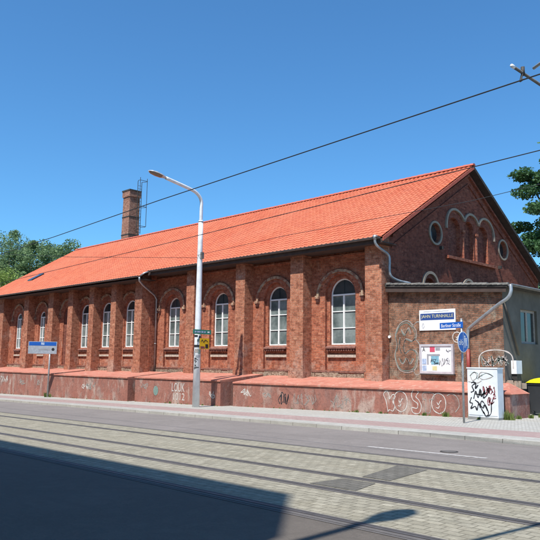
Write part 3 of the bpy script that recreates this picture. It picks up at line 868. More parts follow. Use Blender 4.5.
put_text(mb, 'LOUK', -26.95, .16, .98, .42, f2, 0, M['gw']); put_text(mb, '1012', -26.8, -.24, .85, .34, f2, 0, M['gw'])
mb.build('graffiti', p2); AUTO[0] = p2; mb = MB()
mb.prism(ring(-28.25, .15, .2, .24, 14), f2, -.002, .003, M['gg']); mb.build('graffiti', p2)
scribble(mb, -23.95, .12, .3, .35, 2, f2, .04, M['gw'], 9)
scribble(mb, -29.3, .35, .6, .25, 3, f2, .03, M['gwd'], 10)
AUTO[0] = None
AUTO[0] = p3
mb = MB()
scribble(mb, -34.2, .2, .9, .35, 4, f3, .05, M['gwd'], 11); scribble(mb, -34.7, .15, .6, .3, 3, f3, .04, M['gw'], 12)
AUTO[0] = None
AUTO[0] = p4
mb = MB()
scribble(mb, -46.4, .25, 1.6, .55, 7, f4, .06, M['gw'], 13); scribble(mb, -43.2, .15, .8, .45, 3, f4, .045, M['gwd'], 14); scribble(mb, -40.9, .2, .6, .4, 3, f4, .04, M['gwd'], 15)
AUTO[0] = None
# ------------------------------------------------------------------ annex
AX, AY = -11.07, 23.06
annex = thing('brick_annex', (-13.5, 25.5, gz(-13.5)), 'low flat roofed annex of weathered brown brick against the gable of the hall', 'annex')
fn = PY(AY)
mb = MB()
outer = [(-15.99, -.5), (AX, -.5), (AX, 4.33)] + [(AX - (AX + 15.99) * k / 12 * 1.0, 4.33 + .36 * k / 12 + .02 * math.sin(k * 2.1)) for k in range(1, 12)] + [(-15.99, 4.70)]
mb.sheet(outer, fn, 0, M['brick_annex'])
mb.build('wall', annex)
mb = MB(); mb.face([(-15.99, 33.5, -.5), (AX, 33.5, -.5), (AX, 33.5, 4.4), (-15.99, 33.5, 4.7)], M['brick_annex']); mb.build('rear_wall', annex)
mb = MB()
w0, w1, wz0, wz1 = 24.5, 25.95, 2.44, 3.73
mb.sheet([(AY, -.5), (33.5, -.5), (33.5, 4.42), (AY, 4.42)], PX(AX), 0, M['render'], [[(w0, wz0), (w1, wz0), (w1, wz1), (w0, wz1)]], .16, M['render'])
mb.build('side_wall', annex)
mb = MB(); FA = PX(AX - .1)
mb.prism([(w0, wz0), (w1, wz0), (w1, wz1), (w0, wz1)], FA, 0, .05, M['gwd'], [[(w0 + .09, wz0 + .09), (w0 + .66, wz0 + .09), (w0 + .66, wz1 - .09), (w0 + .09, wz1 - .09)], [(w0 + .78, wz0 + .09), (w1 - .09, wz0 + .09), (w1 - .09, wz1 - .09), (w0 + .78, wz1 - .09)]])
aw = mb.build('window', annex)
mb = MB(); mb.sheet([(w0, wz0), (w1, wz0), (w1, wz1), (w0, wz1)], PX(AX - .13), 0, M['glass_dark']); mb.build('pane', aw)
mb = MB()      # felt roof with a ragged fascia
ya = AY - .28; xa = AX + .32
mb.hexa([(-15.99, ya, 4.76), (xa, ya, 4.40), (xa, 33.7, 4.40), (-15.99, 33.7, 4.76), (-15.99, ya, 4.90), (xa, ya, 4.52), (xa, 33.7, 4.52), (-15.99, 33.7, 4.90)], M['felt'])
mb.hexa([(-15.985, ya + .04, 4.55), (xa - .06, ya + .04, 4.22), (xa - .06, ya + .08, 4.22), (-15.985, ya + .08, 4.55), (-15.985, ya + .04, 4.758), (xa - .06, ya + .04, 4.398), (xa - .06, ya + .08, 4.398), (-15.985, ya + .08, 4.758)], M['soffit'])
rnd = random.Random(2)
for k in range(26):
    x = -15.9 + k * .2; z = 4.9 - (x + 15.99) * .0735
    mb.box(x, x + .199, ya - .02 - rnd.uniform(0, .02), ya + .1, z - .05, z + rnd.uniform(.005, .03), M['felt_edge'])
aroof = mb.build('roof', annex)
mb = MB()
n = 8; gx_, gz_ = xa + .07, 4.50
for k in range(n):
    t0, t1 = PI + PI * k / n, PI + PI * (k + 1) / n
    mb.face([(gx_ + .08 * math.cos(t0), ya, gz_ + .08 * math.sin(t0)), (gx_ + .08 * math.cos(t0), 33.7, gz_ + .08 * math.sin(t0)), (gx_ + .08 * math.cos(t1), 33.7, gz_ + .08 * math.sin(t1)), (gx_ + .08 * math.cos(t1), ya, gz_ + .08 * math.sin(t1))], M['gutter'])
mb.face([(gx_ + .08 * math.cos(PI + PI * k / n), ya, gz_ + .08 * math.sin(PI + PI * k / n)) for k in range(n + 1)], M['gutter'])
mb.tube([(gx_ + .08, ya, gz_), (gx_ + .08, 33.7, gz_)], .014, M['zinc'], 6)
mb.build('gutter', aroof)
mb = MB()
pts = curve([(-10.62, 22.80, 4.46), (-10.60, 22.75, 4.2), (-10.72, 22.72, 3.98), (-11.1, 22.72, 3.75), (-12.2, 22.9, 3.06), (-12.38, 22.95, 2.9), (-12.42, 22.95, 2.6), (-12.42, 22.95, 2.2)], 5)
mb.tube(pts, .062, M['zinc'], 12); mb.build('downpipe', annex, True)
mb = MB(); mb.tube([(-12.42, 22.95, 2.2), (-12.42, 22.95, .98)], .068, M['red_pipe'], 12); mb.build('downpipe_foot', annex, True)
mb = MB(); mb.tube([(-10.98, 23.02, 4.0), (-10.98, 23.3, 3.5), (-10.98, 24.05, 2.0)], .05, M['render'], 8); mb.build('leaning_conduit', annex, True)
mb = MB(); mb.box(-11.06, -10.86, 23.55, 24.0, 1.32, 1.80, M['white']); mb.box(-11.06, -10.88, 23.6, 23.95, 1.08, 1.318, M['iron']); mb.build('meter_box', annex)
mb = MB(); rnd = random.Random(8)
for k in range(12):
    x = -11.06 + rnd.uniform(0, .35); y = 22.95 + rnd.uniform(0, 1.0); r = rnd.uniform(.06, .14)
    mb.prism([(x + r * math.cos(t) * rnd.uniform(.7, 1.2), y + r * math.sin(t) * rnd.uniform(.7, 1.2)) for t in [i * PI / 3 for i in range(6)]], lambda a, b, d: (a, b, d), .8, .98 + rnd.uniform(0, .12), M['cement'])
mb.build('rubble_edge', annex)
# graffiti on annex front
mb = MB(); fa = PY(AY - .006)
G1 = [[(.9, .78), (.6, .95), (.25, .9), (.05, .7), (.12, .5), (.02, .3), (.2, .05), (.6, .0), (.9, .1), (.95, .35), (.7, .42), (.45, .35), (.4, .5), (.5, .62), (.75, .58), (.92, .65), (.9, .78)],
      [(.3, .8), (.45, .7), (.6, .82), (.7, .72)], [(.2, .25), (.35, .15), (.5, .25), (.65, .15), (.8, .25)], [(.25, .65), (.2, .5), (.3, .35)]]
AUTO[0] = annex
strokes(mb, G1, -15.75, 1.3, 1.15, 2.15, fa, .035, M['gwd']); strokes(mb, G1, -15.72, 1.36, 1.05, 2.0, fa, .022, M['gg'])
strokes(mb, [[(0, .9), (.3, 1), (.6, .85)], [(0, .1), (.2, 0), (.5, .1)], [(.1, .7), (.35, .55), (.3, .3), (.6, .2)]], -14.9, 1.2, 1.0, 2.1, fa, .03, M['gwd'])
strokes(mb, BUB_O, -13.1, 2.45, .4, .4, fa, .03, M['gw'])
strokes(mb, [[(0, 0), (.02, .7), (.2, 1), (.5, 1.08), (.8, 1), (.98, .7), (1, 0)]], -12.05, 1.5, 1.3, .62, fa, .035, M['gw'])
scribble(mb, -11.42, 1.78, 1.0, .42, 8, fa, .028, M['gw'], 21)
scribble(mb, -11.42, 1.75, .95, .4, 5, fa, .022, M['gg'], 22)
AUTO[0] = None
mb = MB(); mb.tube([(-15.93, AY - .02, 2.72), (-15.93, AY - .1, 2.72)], [.05, .06], M['white'], 10); mb.build('wall_lamp', annex)

# banner sign
def one(mb, name, loc, label, cat, group=None):
    o = mb.build(name); origin_to(o, loc); return tag(o, label, cat, group)
t = thing('banner_sign', (-13.74, AY - .04, 2.95), 'white board with a dark blue JAHN TURNHALLE strip on the annex wall', 'sign')
mb = MB(); a0, a1, b0, b1 = -14.53, -12.95, 2.94, 3.74; f_ = PY(AY - .035)
mb.box(a0, a1, AY - .035, AY - .004, b0, b1, M['white']); mb.build('board', t)
mb = MB(); mb.sheet([(a0 + .05, 3.34), (a1 - .05, 3.34), (a1 - .05, 3.60), (a0 + .05, 3.60)], f_, -.003, M['blue_dark']); mb.build('blue_strip', t)
mb = MB()
put_text(mb, 'JAHN TURNHALLE', a0 + .09, 3.385, 1.40, .165, f_, -.006, M['paper_yel'])
mb.ribbon([(a0 + .2 + .1 * k_, 3.665 + .008 * (k_ % 2)) for k_ in range(12)], .012, f_, -.003, M['grey_txt'])
strokes(mb, [[(.5, 0), (.2, .3), (.3, .7), (.5, 1), (.7, .7), (.8, .3), (.5, 0)]], a0 + .1, 3.02, .14, .2, f_, .015, M['grey_txt'], -.003)
mb.build('lettering', t)
# poster case
t = thing('poster_case', (-13.8, AY - .08, 1.28), 'framed poster showcase with colourful notices on the annex wall', 'poster case')
a0, a1, b0, b1 = -14.5, -13.04, 1.27, 2.40
mb = MB(); mb.prism([(a0, b0), (a1, b0), (a1, b1), (a0, b1)], PY(AY - .12), 0, .115, M['case'], [[(a0 + .08, b0 + .09), (a1 - .08, b0 + .09), (a1 - .08, b1 - .08), (a0 + .08, b1 - .08)]])
mb.box(a0 + .02, a1 + .03, AY - .12, AY - .004, b0 - .05, b0 - .002, M['iron']); mb.build('frame', t)
mb = MB(); mb.sheet([(a0 + .06, b0 + .06), (a1 - .06, b0 + .06), (a1 - .06, b1 - .06), (a0 + .06, b1 - .06)], PY(AY - .09), 0, M['white']); mb.build('back_panel', t)
f_ = PY(AY - .096)
def sheetbox(mb, x, z, w, h, mat, d=0): mb.sheet([(x, z), (x + w, z), (x + w, z + h), (x, z + h)], f_, d, mat)
mb = MB()
sheetbox(mb, -14.05, 2.1, .22, .2, M['paper_red']); sheetbox(mb, -14.18, 1.62, .07, .40, M['grey_txt']); sheetbox(mb, -14.11, 1.95, .5, .07, M['grey_txt'])
sheetbox(mb, -14.0, 1.62, .34, .32, M['paper_blue']); sheetbox(mb, -14.40, 1.62, .19, .22, M['paper_lblue']); sheetbox(mb, -14.40, 1.38, .19, .2, M['paper_lblue']); sheetbox(mb, -13.95, 1.4, .2, .16, M['paper_yel'])
put_text(mb, 'A', -14.38, 2.12, .13, .16, f_, -.003, M['black']); sheetbox(mb, -13.8, 2.16, .2, .1, M['grey_txt'])
mb.build('notice', t)
AUTO[0] = t; scribble(mb, -13.4, 1.72, .45, .3, 5, PY(AY - .1), .014, M['grey_txt'], 31); scribble(mb, -13.85, 1.75, .3, .2, 3, PY(AY - .102), .012, M['gk'], 32)
scribble(mb, -13.3, 2.15, .3, .15, 2, PY(AY - .1), .012, M['grey_txt'], 33); AUTO[0] = None

# utility cabinet
cx0, cx1, cy0, cy1 = -11.50, -10.42, 21.15, 21.55
CZ = gz(-11)
t = thing('utility_cabinet', (-10.96, 21.35, CZ), 'tall white utility cabinet covered in black tags beside the signpost', 'cabinet')
sc_c = 1.0
mb = MB(); mb.box(cx0, cx1, cy0, cy1, CZ + .08, 1.50, M['cab'])
mb.box(cx0 - .02, cx1 + .02, cy0 - .02, cy1 + .02, 1.5, 1.54, M['cab']); mb.build('body', t)
mb = MB(); mb.box(cx0 - .01, cx1 + .01, cy0 - .015, cy1 + .01, CZ - .1, CZ + .078, M['cab_base']); mb.build('base', t)
mb = MB(); mid = (cx0 + cx1) / 2
mb.box(cx0 + .03, mid - .008, cy0 - .012, cy0 - .001, CZ + .14, 1.44, M['cab']); mb.box(mid + .008, cx1 - .03, cy0 - .012, cy0 - .001, CZ + .14, 1.44, M['cab'])
dr = mb.build('door', t)
mb = MB(); mb.box(mid - .05, mid - .025, cy0 - .03, cy0 - .0125, .62, .78, M['iron']); mb.build('handle', dr)
AUTO[0] = t
mb = MB(); fc = PY(cy0 - .016)
strokes(mb, [[(0, .2), (.2, .35), (.1, .7), (.35, .9), (.3, .5), (.5, .8)], [(.05, .95), (.2, 1.02), (.35, .95)]], cx0 + .12, .62, .55, .42, fc, .036, M['gk'])
strokes(mb, [[(.0, .1), (.15, .7), (.3, .2), (.45, .9), (.5, .3), (.75, .75), (.65, .2), (.9, .5), (1, 1)], [(.1, .5), (.5, .45), (.8, .6)]], cx0 + .22, .45, .55, .42, fc, .034, M['gk'])
strokes(mb, [[(.1, 1), (0, .6), (.15, .5), (.05, .1), (.3, .3), (.4, 0), (.5, .5), (.6, .2)], [(.3, .8), (.5, .6), (.75, .2), (.85, .45), (1, 0)]], cx0 + .08, .12, .62, .42, fc, .034, M['gk'])
strokes(mb, [[(.4, 0), (.1, .5), (.2, .9), (.5, .6), (.7, .1), (.5, -.1), (.3, .2)], [(.6, -.1), (.9, .1), (.95, .8)]], cx0 + .42, .0, .45, .48, fc, .03, M['gk'])
scribble(mb, cx0 + .78, .78, .42, .32, 6, fc, .026, M['gr'], 41); scribble(mb, cx0 + .85, .5, .3, .4, 4, fc, .024, M['gr'], 42)
strokes(mb, [[(0, .6), (.2, .9), (.3, .5), (.1, .2), (0, .6)], [(.35, .3), (.5, .9), (1.0, .6), (.6, .3), (.4, .5), (.55, .7)], [(-.1, .1), (.3, 0), (.5, .2)]], cx0 + .12, 1.02, .8, .4, fc, .02, M['gwd'])
strokes(mb, [[(0, .5), (.15, .8), (.35, .7), (.3, .3), (.7, .75), (1, .5)]], cx0 + .1, 1.05, .85, .4, fc, .016, M['gg'])
AUTO[0] = None

# signpost with round cycle-and-foot sign and street-name plate
bx, by = -10.67, 19.34; bz = gz(bx)
t = thing('signpost', (bx, by, bz), 'grey steel signpost with a round blue path sign and a street name plate', 'signpost')
mb = MB(); mb.tube([(bx, by, bz - .02), (bx, by, 3.05)], .034, M['galv'], 12); mb.tube([(bx, by, 3.05), (bx, by, 3.07)], .038, M['galv'], 12); mb.build('pole', t, True)
mb = MB(); SX = bx + .05; fs = PX(SX)
cyc, czz = by - .02, 2.33
mb.prism(ring(cyc, czz, .33, .33, 36), fs, -.006, .006, M['white'])
rs = mb.build('round_sign', t)
mb = MB(); mb.prism(ring(cyc, czz, .305, .305, 36), fs, -.010, -.0065, M['blue']); mb.build('sign_face', rs)
mb = MB(); fw = PX(SX + .0125)
# divider, bicycle on the left, adult and child on the right
mb.ribbon([(cyc, czz - .29), (cyc, czz + .29)], .014, fw, 0, M['white'])
for dy in (-.215, -.07): mb.prism(ring(cyc + dy, czz - .04, .062, .062, 16), fw, 0, .002, M['white'], [ring(cyc + dy, czz - .04, .044, .044, 16)])
for l in ([(-.215, -.04), (-.17, .04), (-.10, .04), (-.07, -.04)], [(-.17, .04), (-.14, -.04), (-.10, .04)], [(-.215, -.04), (-.14, -.04)], [(-.17, .04), (-.18, .075), (-.205, .075)], [(-.10, .04), (-.09, .08), (-.06, .08)]):
    mb.ribbon([(cyc + p[0], czz + p[1]) for p in l], .014, fw, 0, M['white'])
for dy, s_ in ((.10, 1.0), (.20, .68)):
    mb.prism(ring(cyc + dy, czz + .17 * s_ - .03 * (1 - s_), .03 * s_ + .006, .03 * s_ + .006, 12), fw, 0, .002, M['white'])
    mb.sheet([(cyc + dy - .035 * s_, czz - .02), (cyc + dy + .035 * s_, czz - .02), (cyc + dy + .045 * s_, czz + .13 * s_), (cyc + dy - .045 * s_, czz + .13 * s_)], fw, 0, M['white'])
    mb.ribbon([(cyc + dy - .02 * s_, czz - .02), (cyc + dy - .045 * s_, czz - .18 * s_)], .022, fw, 0, M['white']); mb.ribbon([(cyc + dy + .02 * s_, czz - .02), (cyc + dy + .045 * s_, czz - .18 * s_)], .022, fw, 0, M['white'])
mb.build('pictogram', rs)
mb = MB(); f_ = PY(by - .045)
mb.hexa([(-11.42, by - .045, 2.76), (-10.60, by - .045, 2.78), (-10.60, by - .03, 2.78), (-11.42, by - .03, 2.76), (-11.42, by - .045, 2.95), (-10.60, by - .045, 2.97), (-10.60, by - .03, 2.97), (-11.42, by - .03, 2.95)], M['blue'])
sp = mb.build('street_name_plate', t)
mb = MB(); put_text(mb, 'Berliner Straße', -11.36, 2.80, .69, .11, f_, -.004, M['white'], .015); mb.build('lettering', sp)
mb = MB(); mb.tube([(bx, by, 2.8), (bx, by, 2.84)], .044, M['galv'], 12); mb.tube([(bx, by, 2.2), (bx, by, 2.24)], .044, M['galv'], 12); mb.build('clamp', t)

# direction sign on the far left
bx, by = -38.4, 19.72; bz = gz(bx)
t = thing('direction_sign', (bx, by, bz), 'blue topped grey direction sign with a black dot on one steel post', 'road sign')
for dy in (0,):
    mb = MB(); mb.tube([(bx, by, bz - .05), (bx, by, 2.7)], .05, M['galv'], 10); mb.build('post', t, True)
th = math.radians(52); ux, uy = math.cos(th), math.sin(th)     # sign faces traffic coming along the street
def fd(a, b, d): return (bx + .07 + ux * a - uy * -1 * 0 + (uy) * -d * -1 * 0 + uy * -0 + (uy * -1) * 0 + (uy) * (-d) * -1 * 0 + uy * (-d), by + uy * a + ux * d, b)
a0, a1 = -1.32, .36
mb = MB(); mb.prism([(a0, 1.98), (a1, 1.98), (a1, 2.72), (a0, 2.72)], fd, .0, .03, M['white2']); bd = mb.build('board', t)
mb = MB(); mb.sheet([(a0 + .04, 2.47), (a1 - .04, 2.47), (a1 - .04, 2.69), (a0 + .04, 2.69)], fd, -.004, M['blue']); mb.build('blue_header', bd)
mb = MB(); mb.sheet([(-.58, 2.52), (-.38, 2.52), (-.38, 2.66), (-.58, 2.66)], fd, -.008, M['paper_lblue']); mb.sheet([(a0 + .6, 2.2), (a0 + 1.3, 2.2), (a0 + 1.3, 2.28), (a0 + .6, 2.28)], fd, -.004, M['gk' if 0 else 'grey_txt'])
mb.sheet(ring(a1 - .22, 2.25, .09, .09, 16), fd, -.004, M['black']); mb.build('lettering', bd)

# street lamps
def street_lamp(px, py, label, grp=None):
    z0 = gz(px)
    t = thing('street_lamp', (px, py, z0), label, 'street lamp', grp)
    mb = MB(); mb.tube([(px, py, z0 - .05), (px, py, z0 + 3.0), (px, py, 7.0), (px, py, 7.98)], [.165, .145, .115, .11], M['lamp_paint'], 18)
    mb.tube([(px, py, 7.98), (px, py, 8.06)], [.125, .09], M['lamp_paint'], 18); mb.build('pole', t, True)
    mb = MB(); arm = curve([(px, py, 8.04), (px, py, 8.6), (px, py - .02, 9.0), (px, py - .28, 9.28), (px, py - .75, 9.42), (px, py - 2.05, 9.64)], 6)
    mb.tube(arm, [.075] * len(arm), M['lamp_paint'], 12); mb.build('arm', t, True)
    h = MB(); n = 10
    prof = [(0, .06, .05, .05), (.12, .08, .07, .06), (.3, .15, .09, .09), (.55, .18, .1, .1), (.8, .15, .08, .08), (.95, .05, .03, .03)]
    rr = []
    for s_, w, up, dn in prof:
        row = []
        for k in range(12):
            a_ = 2 * PI * k / 12; zz = math.sin(a_); row.append((px + w * math.cos(a_), py - 2.03 - s_ * .98, 9.645 + s_ * .13 + (up if zz > 0 else dn) * zz))
        rr.append(row)
    for i in range(len(rr) - 1):
        for k in range(12):
            m_ = M['lamp_head'] if k < 6 or i < 2 else M['lamp_glass']
            h.face([rr[i][k], rr[i][(k + 1) % 12], rr[i + 1][(k + 1) % 12], rr[i + 1][k]], m_)
    h.face(rr[0], M['lamp_head']); h.face(list(reversed(rr[-1])), M['lamp_head'])
    h.build('lamp_head', t, False, True)
    return t
lx, ly = -23.6, 19.17
lamp = street_lamp(lx, ly, 'white curved street lamp in front of the brick hall with small signs and stickers', 'street lamps along the tram road')
mb = MB(); mb.box(lx + .10, lx + .22, ly - .06, ly + .06, 6.25, 6.55, M['gutter']); mb.build('junction_box', lamp)
mb = MB(); mb.prism([(ly - .42, 2.84), (ly + .62, 2.84), (ly + .62, 3.04), (ly - .42, 3.04)], PX(lx + .19), 0, .015, M['green']); gs_ = mb.build('green_sign', lamp)
mb = MB(); 
for a_, w_ in ((-.34, .1), (-.2, .2), (.04, .12), (.2, .1)): mb.sheet([(ly + a_, 2.90), (ly + a_ + w_, 2.90), (ly + a_ + w_, 2.98), (ly + a_, 2.98)], PX(lx + .194), 0, M['paper_lblue'])
mb.ribbon([(ly + .4, 2.94), (ly + .52, 2.94)], .06, PX(lx + .194), 0, M['white']); mb.build('lettering', gs_)
mb = MB(); mb.prism([(ly - .02, 2.18), (ly + .52, 2.18), (ly + .52, 2.66), (ly - .02, 2.66)], PX(lx + .185), 0, .008, M['yellow']); ys = mb.build('poster', lamp)
mb = MB(); fy = PX(lx + .19); mb.ribbon(curve([(ly + .04, 2.5), (ly + .12, 2.58), (ly + .2, 2.48), (ly + .3, 2.58), (ly + .44, 2.5)], 5), .03, fy, 0, M['black']); mb.sheet([(ly + .3, 2.22), (ly + .46, 2.22), (ly + .46, 2.4), (ly + .3, 2.4)], fy, 0, M['black']); mb.sheet([(ly + .02, 2.2), (ly + .26, 2.2), (ly + .26, 2.3), (ly + .02, 2.3)], fy, 0, M['gr']); mb.build('lettering', ys)
mb = MB()
def fcyl(a, b, d):           # sticker wrapped round the pole
    an = -PI / 2 + .75 + a / .155; r = .158 + d
    return (lx + r * math.cos(an), ly + r * math.sin(an), b)
def wrap_patch(mb, a0, a1, b0, b1, m, d=0):
    n = 5
    for i in range(n):
        p, q = a0 + (a1 - a0) * i / n, a0 + (a1 - a0) * (i + 1) / n
        mb.face([fcyl(p, b0, d), fcyl(q, b0, d), fcyl(q, b1, d), fcyl(p, b1, d)], m)
for a_, b_, w_, h_, m_ in ((-.18, 2.72, .2, .08, 'black'), (.0, 2.5, .16, .12, 'gg'), (-.17, 2.26, .28, .1, 'black'), (-.1, 2.02, .22, .16, 'gwd'), (.06, 1.96, .12, .2, 'gg'), (-.2, 1.9, .1, .2, 'grey_txt'), (-.05, 1.8, .2, .1, 'grey_txt'), (.08, 2.66, .1, .1, 'gk')):
    wrap_patch(mb, a_, a_ + w_, b_, b_ + h_, M[m_])
mb.build('sticker', lamp)
mb = MB(); rnd = random.Random(77)
for i in range(4):
    pts = [(rnd.uniform(-.12, .1), 1.72 - i * .14 + rnd.uniform(-.1, .1)) for k in range(5)]
    mb.ribbon(curve(pts, 5), .02, fcyl, .002, M['gk'])
mb.build('graffiti', lamp)
lamp2 = street_lamp(-2.42, -.62 - .3 + .15 + .35, 'street lamp on the near pavement whose head shadow falls on the tram paving') if False else None

# near-side lamp: a mirrored copy of the same kind, its arm over the road
nx, ny = -3.5, -1.25
def near_lamp():
    z0 = .0
    t = thing('street_lamp', (nx, ny, z0), 'street lamp on the near pavement whose head shadow falls on the tram paving', 'street lamp', 'street lamps along the tram road')
    mb = MB(); mb.tube([(nx, ny, z0 - .05), (nx, ny, 3.0), (nx, ny, 8.0)], [.165, .145, .11], M['lamp_paint'], 16); mb.build('pole', t, True)
    mb = MB(); arm = curve([(nx, ny, 7.98), (nx, ny, 8.9), (nx, ny + .3, 9.25), (nx, ny + .8, 9.4), (nx, ny + 2.1, 9.6)], 6); mb.tube(arm, .07, M['lamp_paint'], 10); mb.build('arm', t, True)
    h = MB(); prof = [(0, .06), (.15, .09), (.35, .17), (.6, .2), (.85, .17), (1.0, .05)]; rr = []
    for s_, w in prof: rr.append([(nx + w * math.cos(2 * PI * k / 12), ny + 2.05 + s_, 9.62 + s_ * .12 + .5 * w * math.sin(2 * PI * k / 12)) for k in range(12)])
    for i in range(len(rr) - 1):
        for k in range(12): h.face([rr[i][k], rr[i][(k + 1) % 12], rr[i + 1][(k + 1) % 12], rr[i + 1][k]], M['lamp_head'])
    h.face(rr[0], M['lamp_head']); h.face(rr[-1], M['lamp_head']); h.build('lamp_head', t, False, True)
near_lamp()

# ------------------------------------------------------------------ overhead line
def wire(name, pts, r, label, sag=0.0):
    mb = MB(); out = []
    for i in range(len(pts) - 1):
        a, b = Vector(pts[i]), Vector(pts[i + 1]); n = 14
        for k in range(n + (i == len(pts) - 2)):
            t = k / n; p = a.lerp(b, t); p.z -= sag * 4 * t * (1 - t); out.append(p)
    mb.tube(out, r, M['wire'], 6)
    o = mb.build(name); mid = out[len(out) // 2]; origin_to(o, mid); return tag(o, label, 'wire', 'overhead tram wires and span wires')
wire('contact_wire', [(26, 7.6, 6.15), (-3.62, 8.93, 5.64), (-13.14, 9.38, 5.49), (-19.25, 9.8, 5.40), (-60, 11.6, 4.75)], .0105, 'thick dark tram wire crossing the sky past the curved street lamp')
wire('contact_wire', [(26, 11.2, 6.1), (-5.0, 12.17, 5.62), (-10.7, 12.5, 5.53), (-17.99, 12.91, 5.42), (-60, 14.6, 4.75)], .010, 'tram wire running from the gable ridge along the tiled roof')
wire('span_wire', [(-2.5, 17.0, 6.6), (-9.0, 17.0, 6.18), (-16.0, 17.0, 6.1), (-23.6, 19.05, 6.42)], .008, 'thin span wire crossing the gable below the round windows to the lamp')
wire('span_wire', [(-23.6, 19.05, 6.30), (-28.0, 15.2, 6.32), (-36.5, 14.4, 7.3)], .009, 'thin span wire left of the lamp crossing the lower roof')
#wire('span_wire', [(-19.2, 9.8, 5.75), (-28.0, 13.4, 6.5), (-30.0, 16.5, 6.9)], .006, 'thin cross wire over the far left roof slope')
# bracket at upper right
CATX = -3.85
t = thing('catenary_bracket', P(-2.0, 20.0, 0), 'dark tram wire bracket arm with white tip at the upper right', 'bracket')
t.location = (-3.95, 16.6, gz(-3.95))
mb = MB(); mb.tube([(-3.95, 16.6, -.2), (-3.95, 16.6, 7.6)], [.13, .09], M['galv'], 12); mb.build('mast', t, True)
mb = MB(); mb.tube([(-4.01, 8.98, 5.88), (-3.95, 16.6, 5.98)], .022, M['gutter'], 10); mb.tube([(-4.01, 8.9, 5.88), (-4.01, 8.98, 5.88)], .025, M['white'], 10)
mb.tube([(-3.95, 16.6, 7.4), (-3.96, 11.0, 5.9)], .015, M['wire'], 6); mb.build('bracket_tube', t, True)
mb = MB(); mb.tube([(-4.0, 9.25, 5.9), (-4.0, 9.15, 5.72), (-3.88, 8.95, 5.645)], .016, M['iron'], 8); mb.tube([(-4.0, 9.25, 5.84), (-4.0, 9.25, 5.97)], .03, M['iron'], 8)
mb.tube([(-3.78, 9.1, 5.83), (-3.2, 8.9, 5.95)], .022, M['ins'], 8); mb.build('insulator', t, True)
# near lamp also carries a bracket for the tram wire
nl = [o for o in bpy.data.objects if o.name.startswith('street_lamp') and o.location.y < 0][0]
mb = MB(); mb.tube([(nx, ny, 6.25), (-3.0, .6, 6.27), (-2.18, 6.4, 6.3)], .04, M['galv'], 8); mb.build('bracket', nl, True)

# ------------------------------------------------------------------ chimney behind the hall
D = 40.0
x0, x1 = -62.9, -60.9
t = thing('brick_chimney', (-62.45, 40.75, gz(-62)), 'tall square brick chimney with iron bands behind the tiled roof', 'chimney')
def sq(x, y, h): return [(x - h, y - h), (x + h, y - h), (x + h, y + h), (x - h, y + h)]
mb = MB(); cx, cy = -62.45, 40.75
mb.hexa([(p[0], p[1], -1.2) for p in sq(cx, cy, .86)] + [(p[0], p[1], 19.9) for p in sq(cx, cy, .64)], M['brick_chimney']); mb.build('shaft', t)
mb = MB(); mb.hexa([(p[0], p[1], 19.6) for p in sq(cx, cy, .73)] + [(p[0], p[1], 20.25) for p in sq(cx, cy, .73)], M['brick_chimney'])
mb.hexa([(p[0], p[1], 20.25) for p in sq(cx, cy, .78)] + [(p[0], p[1], 20.4) for p in sq(cx, cy, .78)], M['felt']); mb.build('cap', t)
mb = MB()
for z in (15.3, 17.3):
    h = .86 - .22 * (z + 1.2) / 21.1 + .03
    mb = MB(); mb.hexa([(p[0], p[1], z) for p in sq(cx, cy, h)] + [(p[0], p[1], z + .11) for p in sq(cx, cy, h)], M['iron']); mb.build('iron_band', t)
lad = MB(); X_ = -61.3; 
for y in (40.75, 41.25): lad.tube([(X_, y, 15.5), (X_, y, 21.3)], .035, M['iron'], 6)
z = 15.6
while z < 21.2: lad.tube([(X_, 40.75, z), (X_, 41.25, z)], .018, M['iron'], 5); z += .35
for y in (40.55, 41.45): lad.tube([(X_ + .75, y, 16.2), (X_ + .75, y, 21.6)], .03, M['iron'], 6)
for zz in (16.2, 18.4, 21.3):
    lad.tube([(X_, 40.75, zz), (X_ + .45, 40.5, zz), (X_ + .75, 40.55, zz), (X_ + .75, 41.45, zz), (X_ + .45, 41.5, zz), (X_, 41.25, zz)], .028, M['iron'], 6)
for zz in (16, 18, 19.8): lad.tube([(-61.8, 41, zz), (X_, 41, zz)], .03, M['iron'], 6)
lad.build('ladder', t)

# ------------------------------------------------------------------ trees
def leaves(mb, centre, rad, count, size, mat, rnd, shell=.55):
    k = mb.mi(mat); V = mb.v; F = mb.f
    for i in range(count):
        while True:
            d = Vector((rnd.gauss(0, 1), rnd.gauss(0, 1), rnd.gauss(0, 1)))
            if d.length > .1: break
        d.normalize(); r = shell + (1 - shell) * rnd.random() ** .6
        p = Vector((centre[0] + d.x * rad[0] * r, centre[1] + d.y * rad[1] * r, centre[2] + d.z * rad[2] * r))
        a = Vector((rnd.gauss(0, 1), rnd.gauss(0, 1), rnd.gauss(0, .6))).normalized(); b_ = a.orthogonal().normalized()
        b_ = (b_ * math.cos(i) + a.cross(b_) * math.sin(i)); s1 = size * rnd.uniform(.6, 1.3); s2 = s1 * rnd.uniform(.4, .7)
        n = len(V)
        V += [tuple(p - a * s1), tuple(p + b_ * s2), tuple(p + a * s1), tuple(p - b_ * s2)]
        F.append((n, n + 1, n + 2, n + 3)); mb.m.append(k)
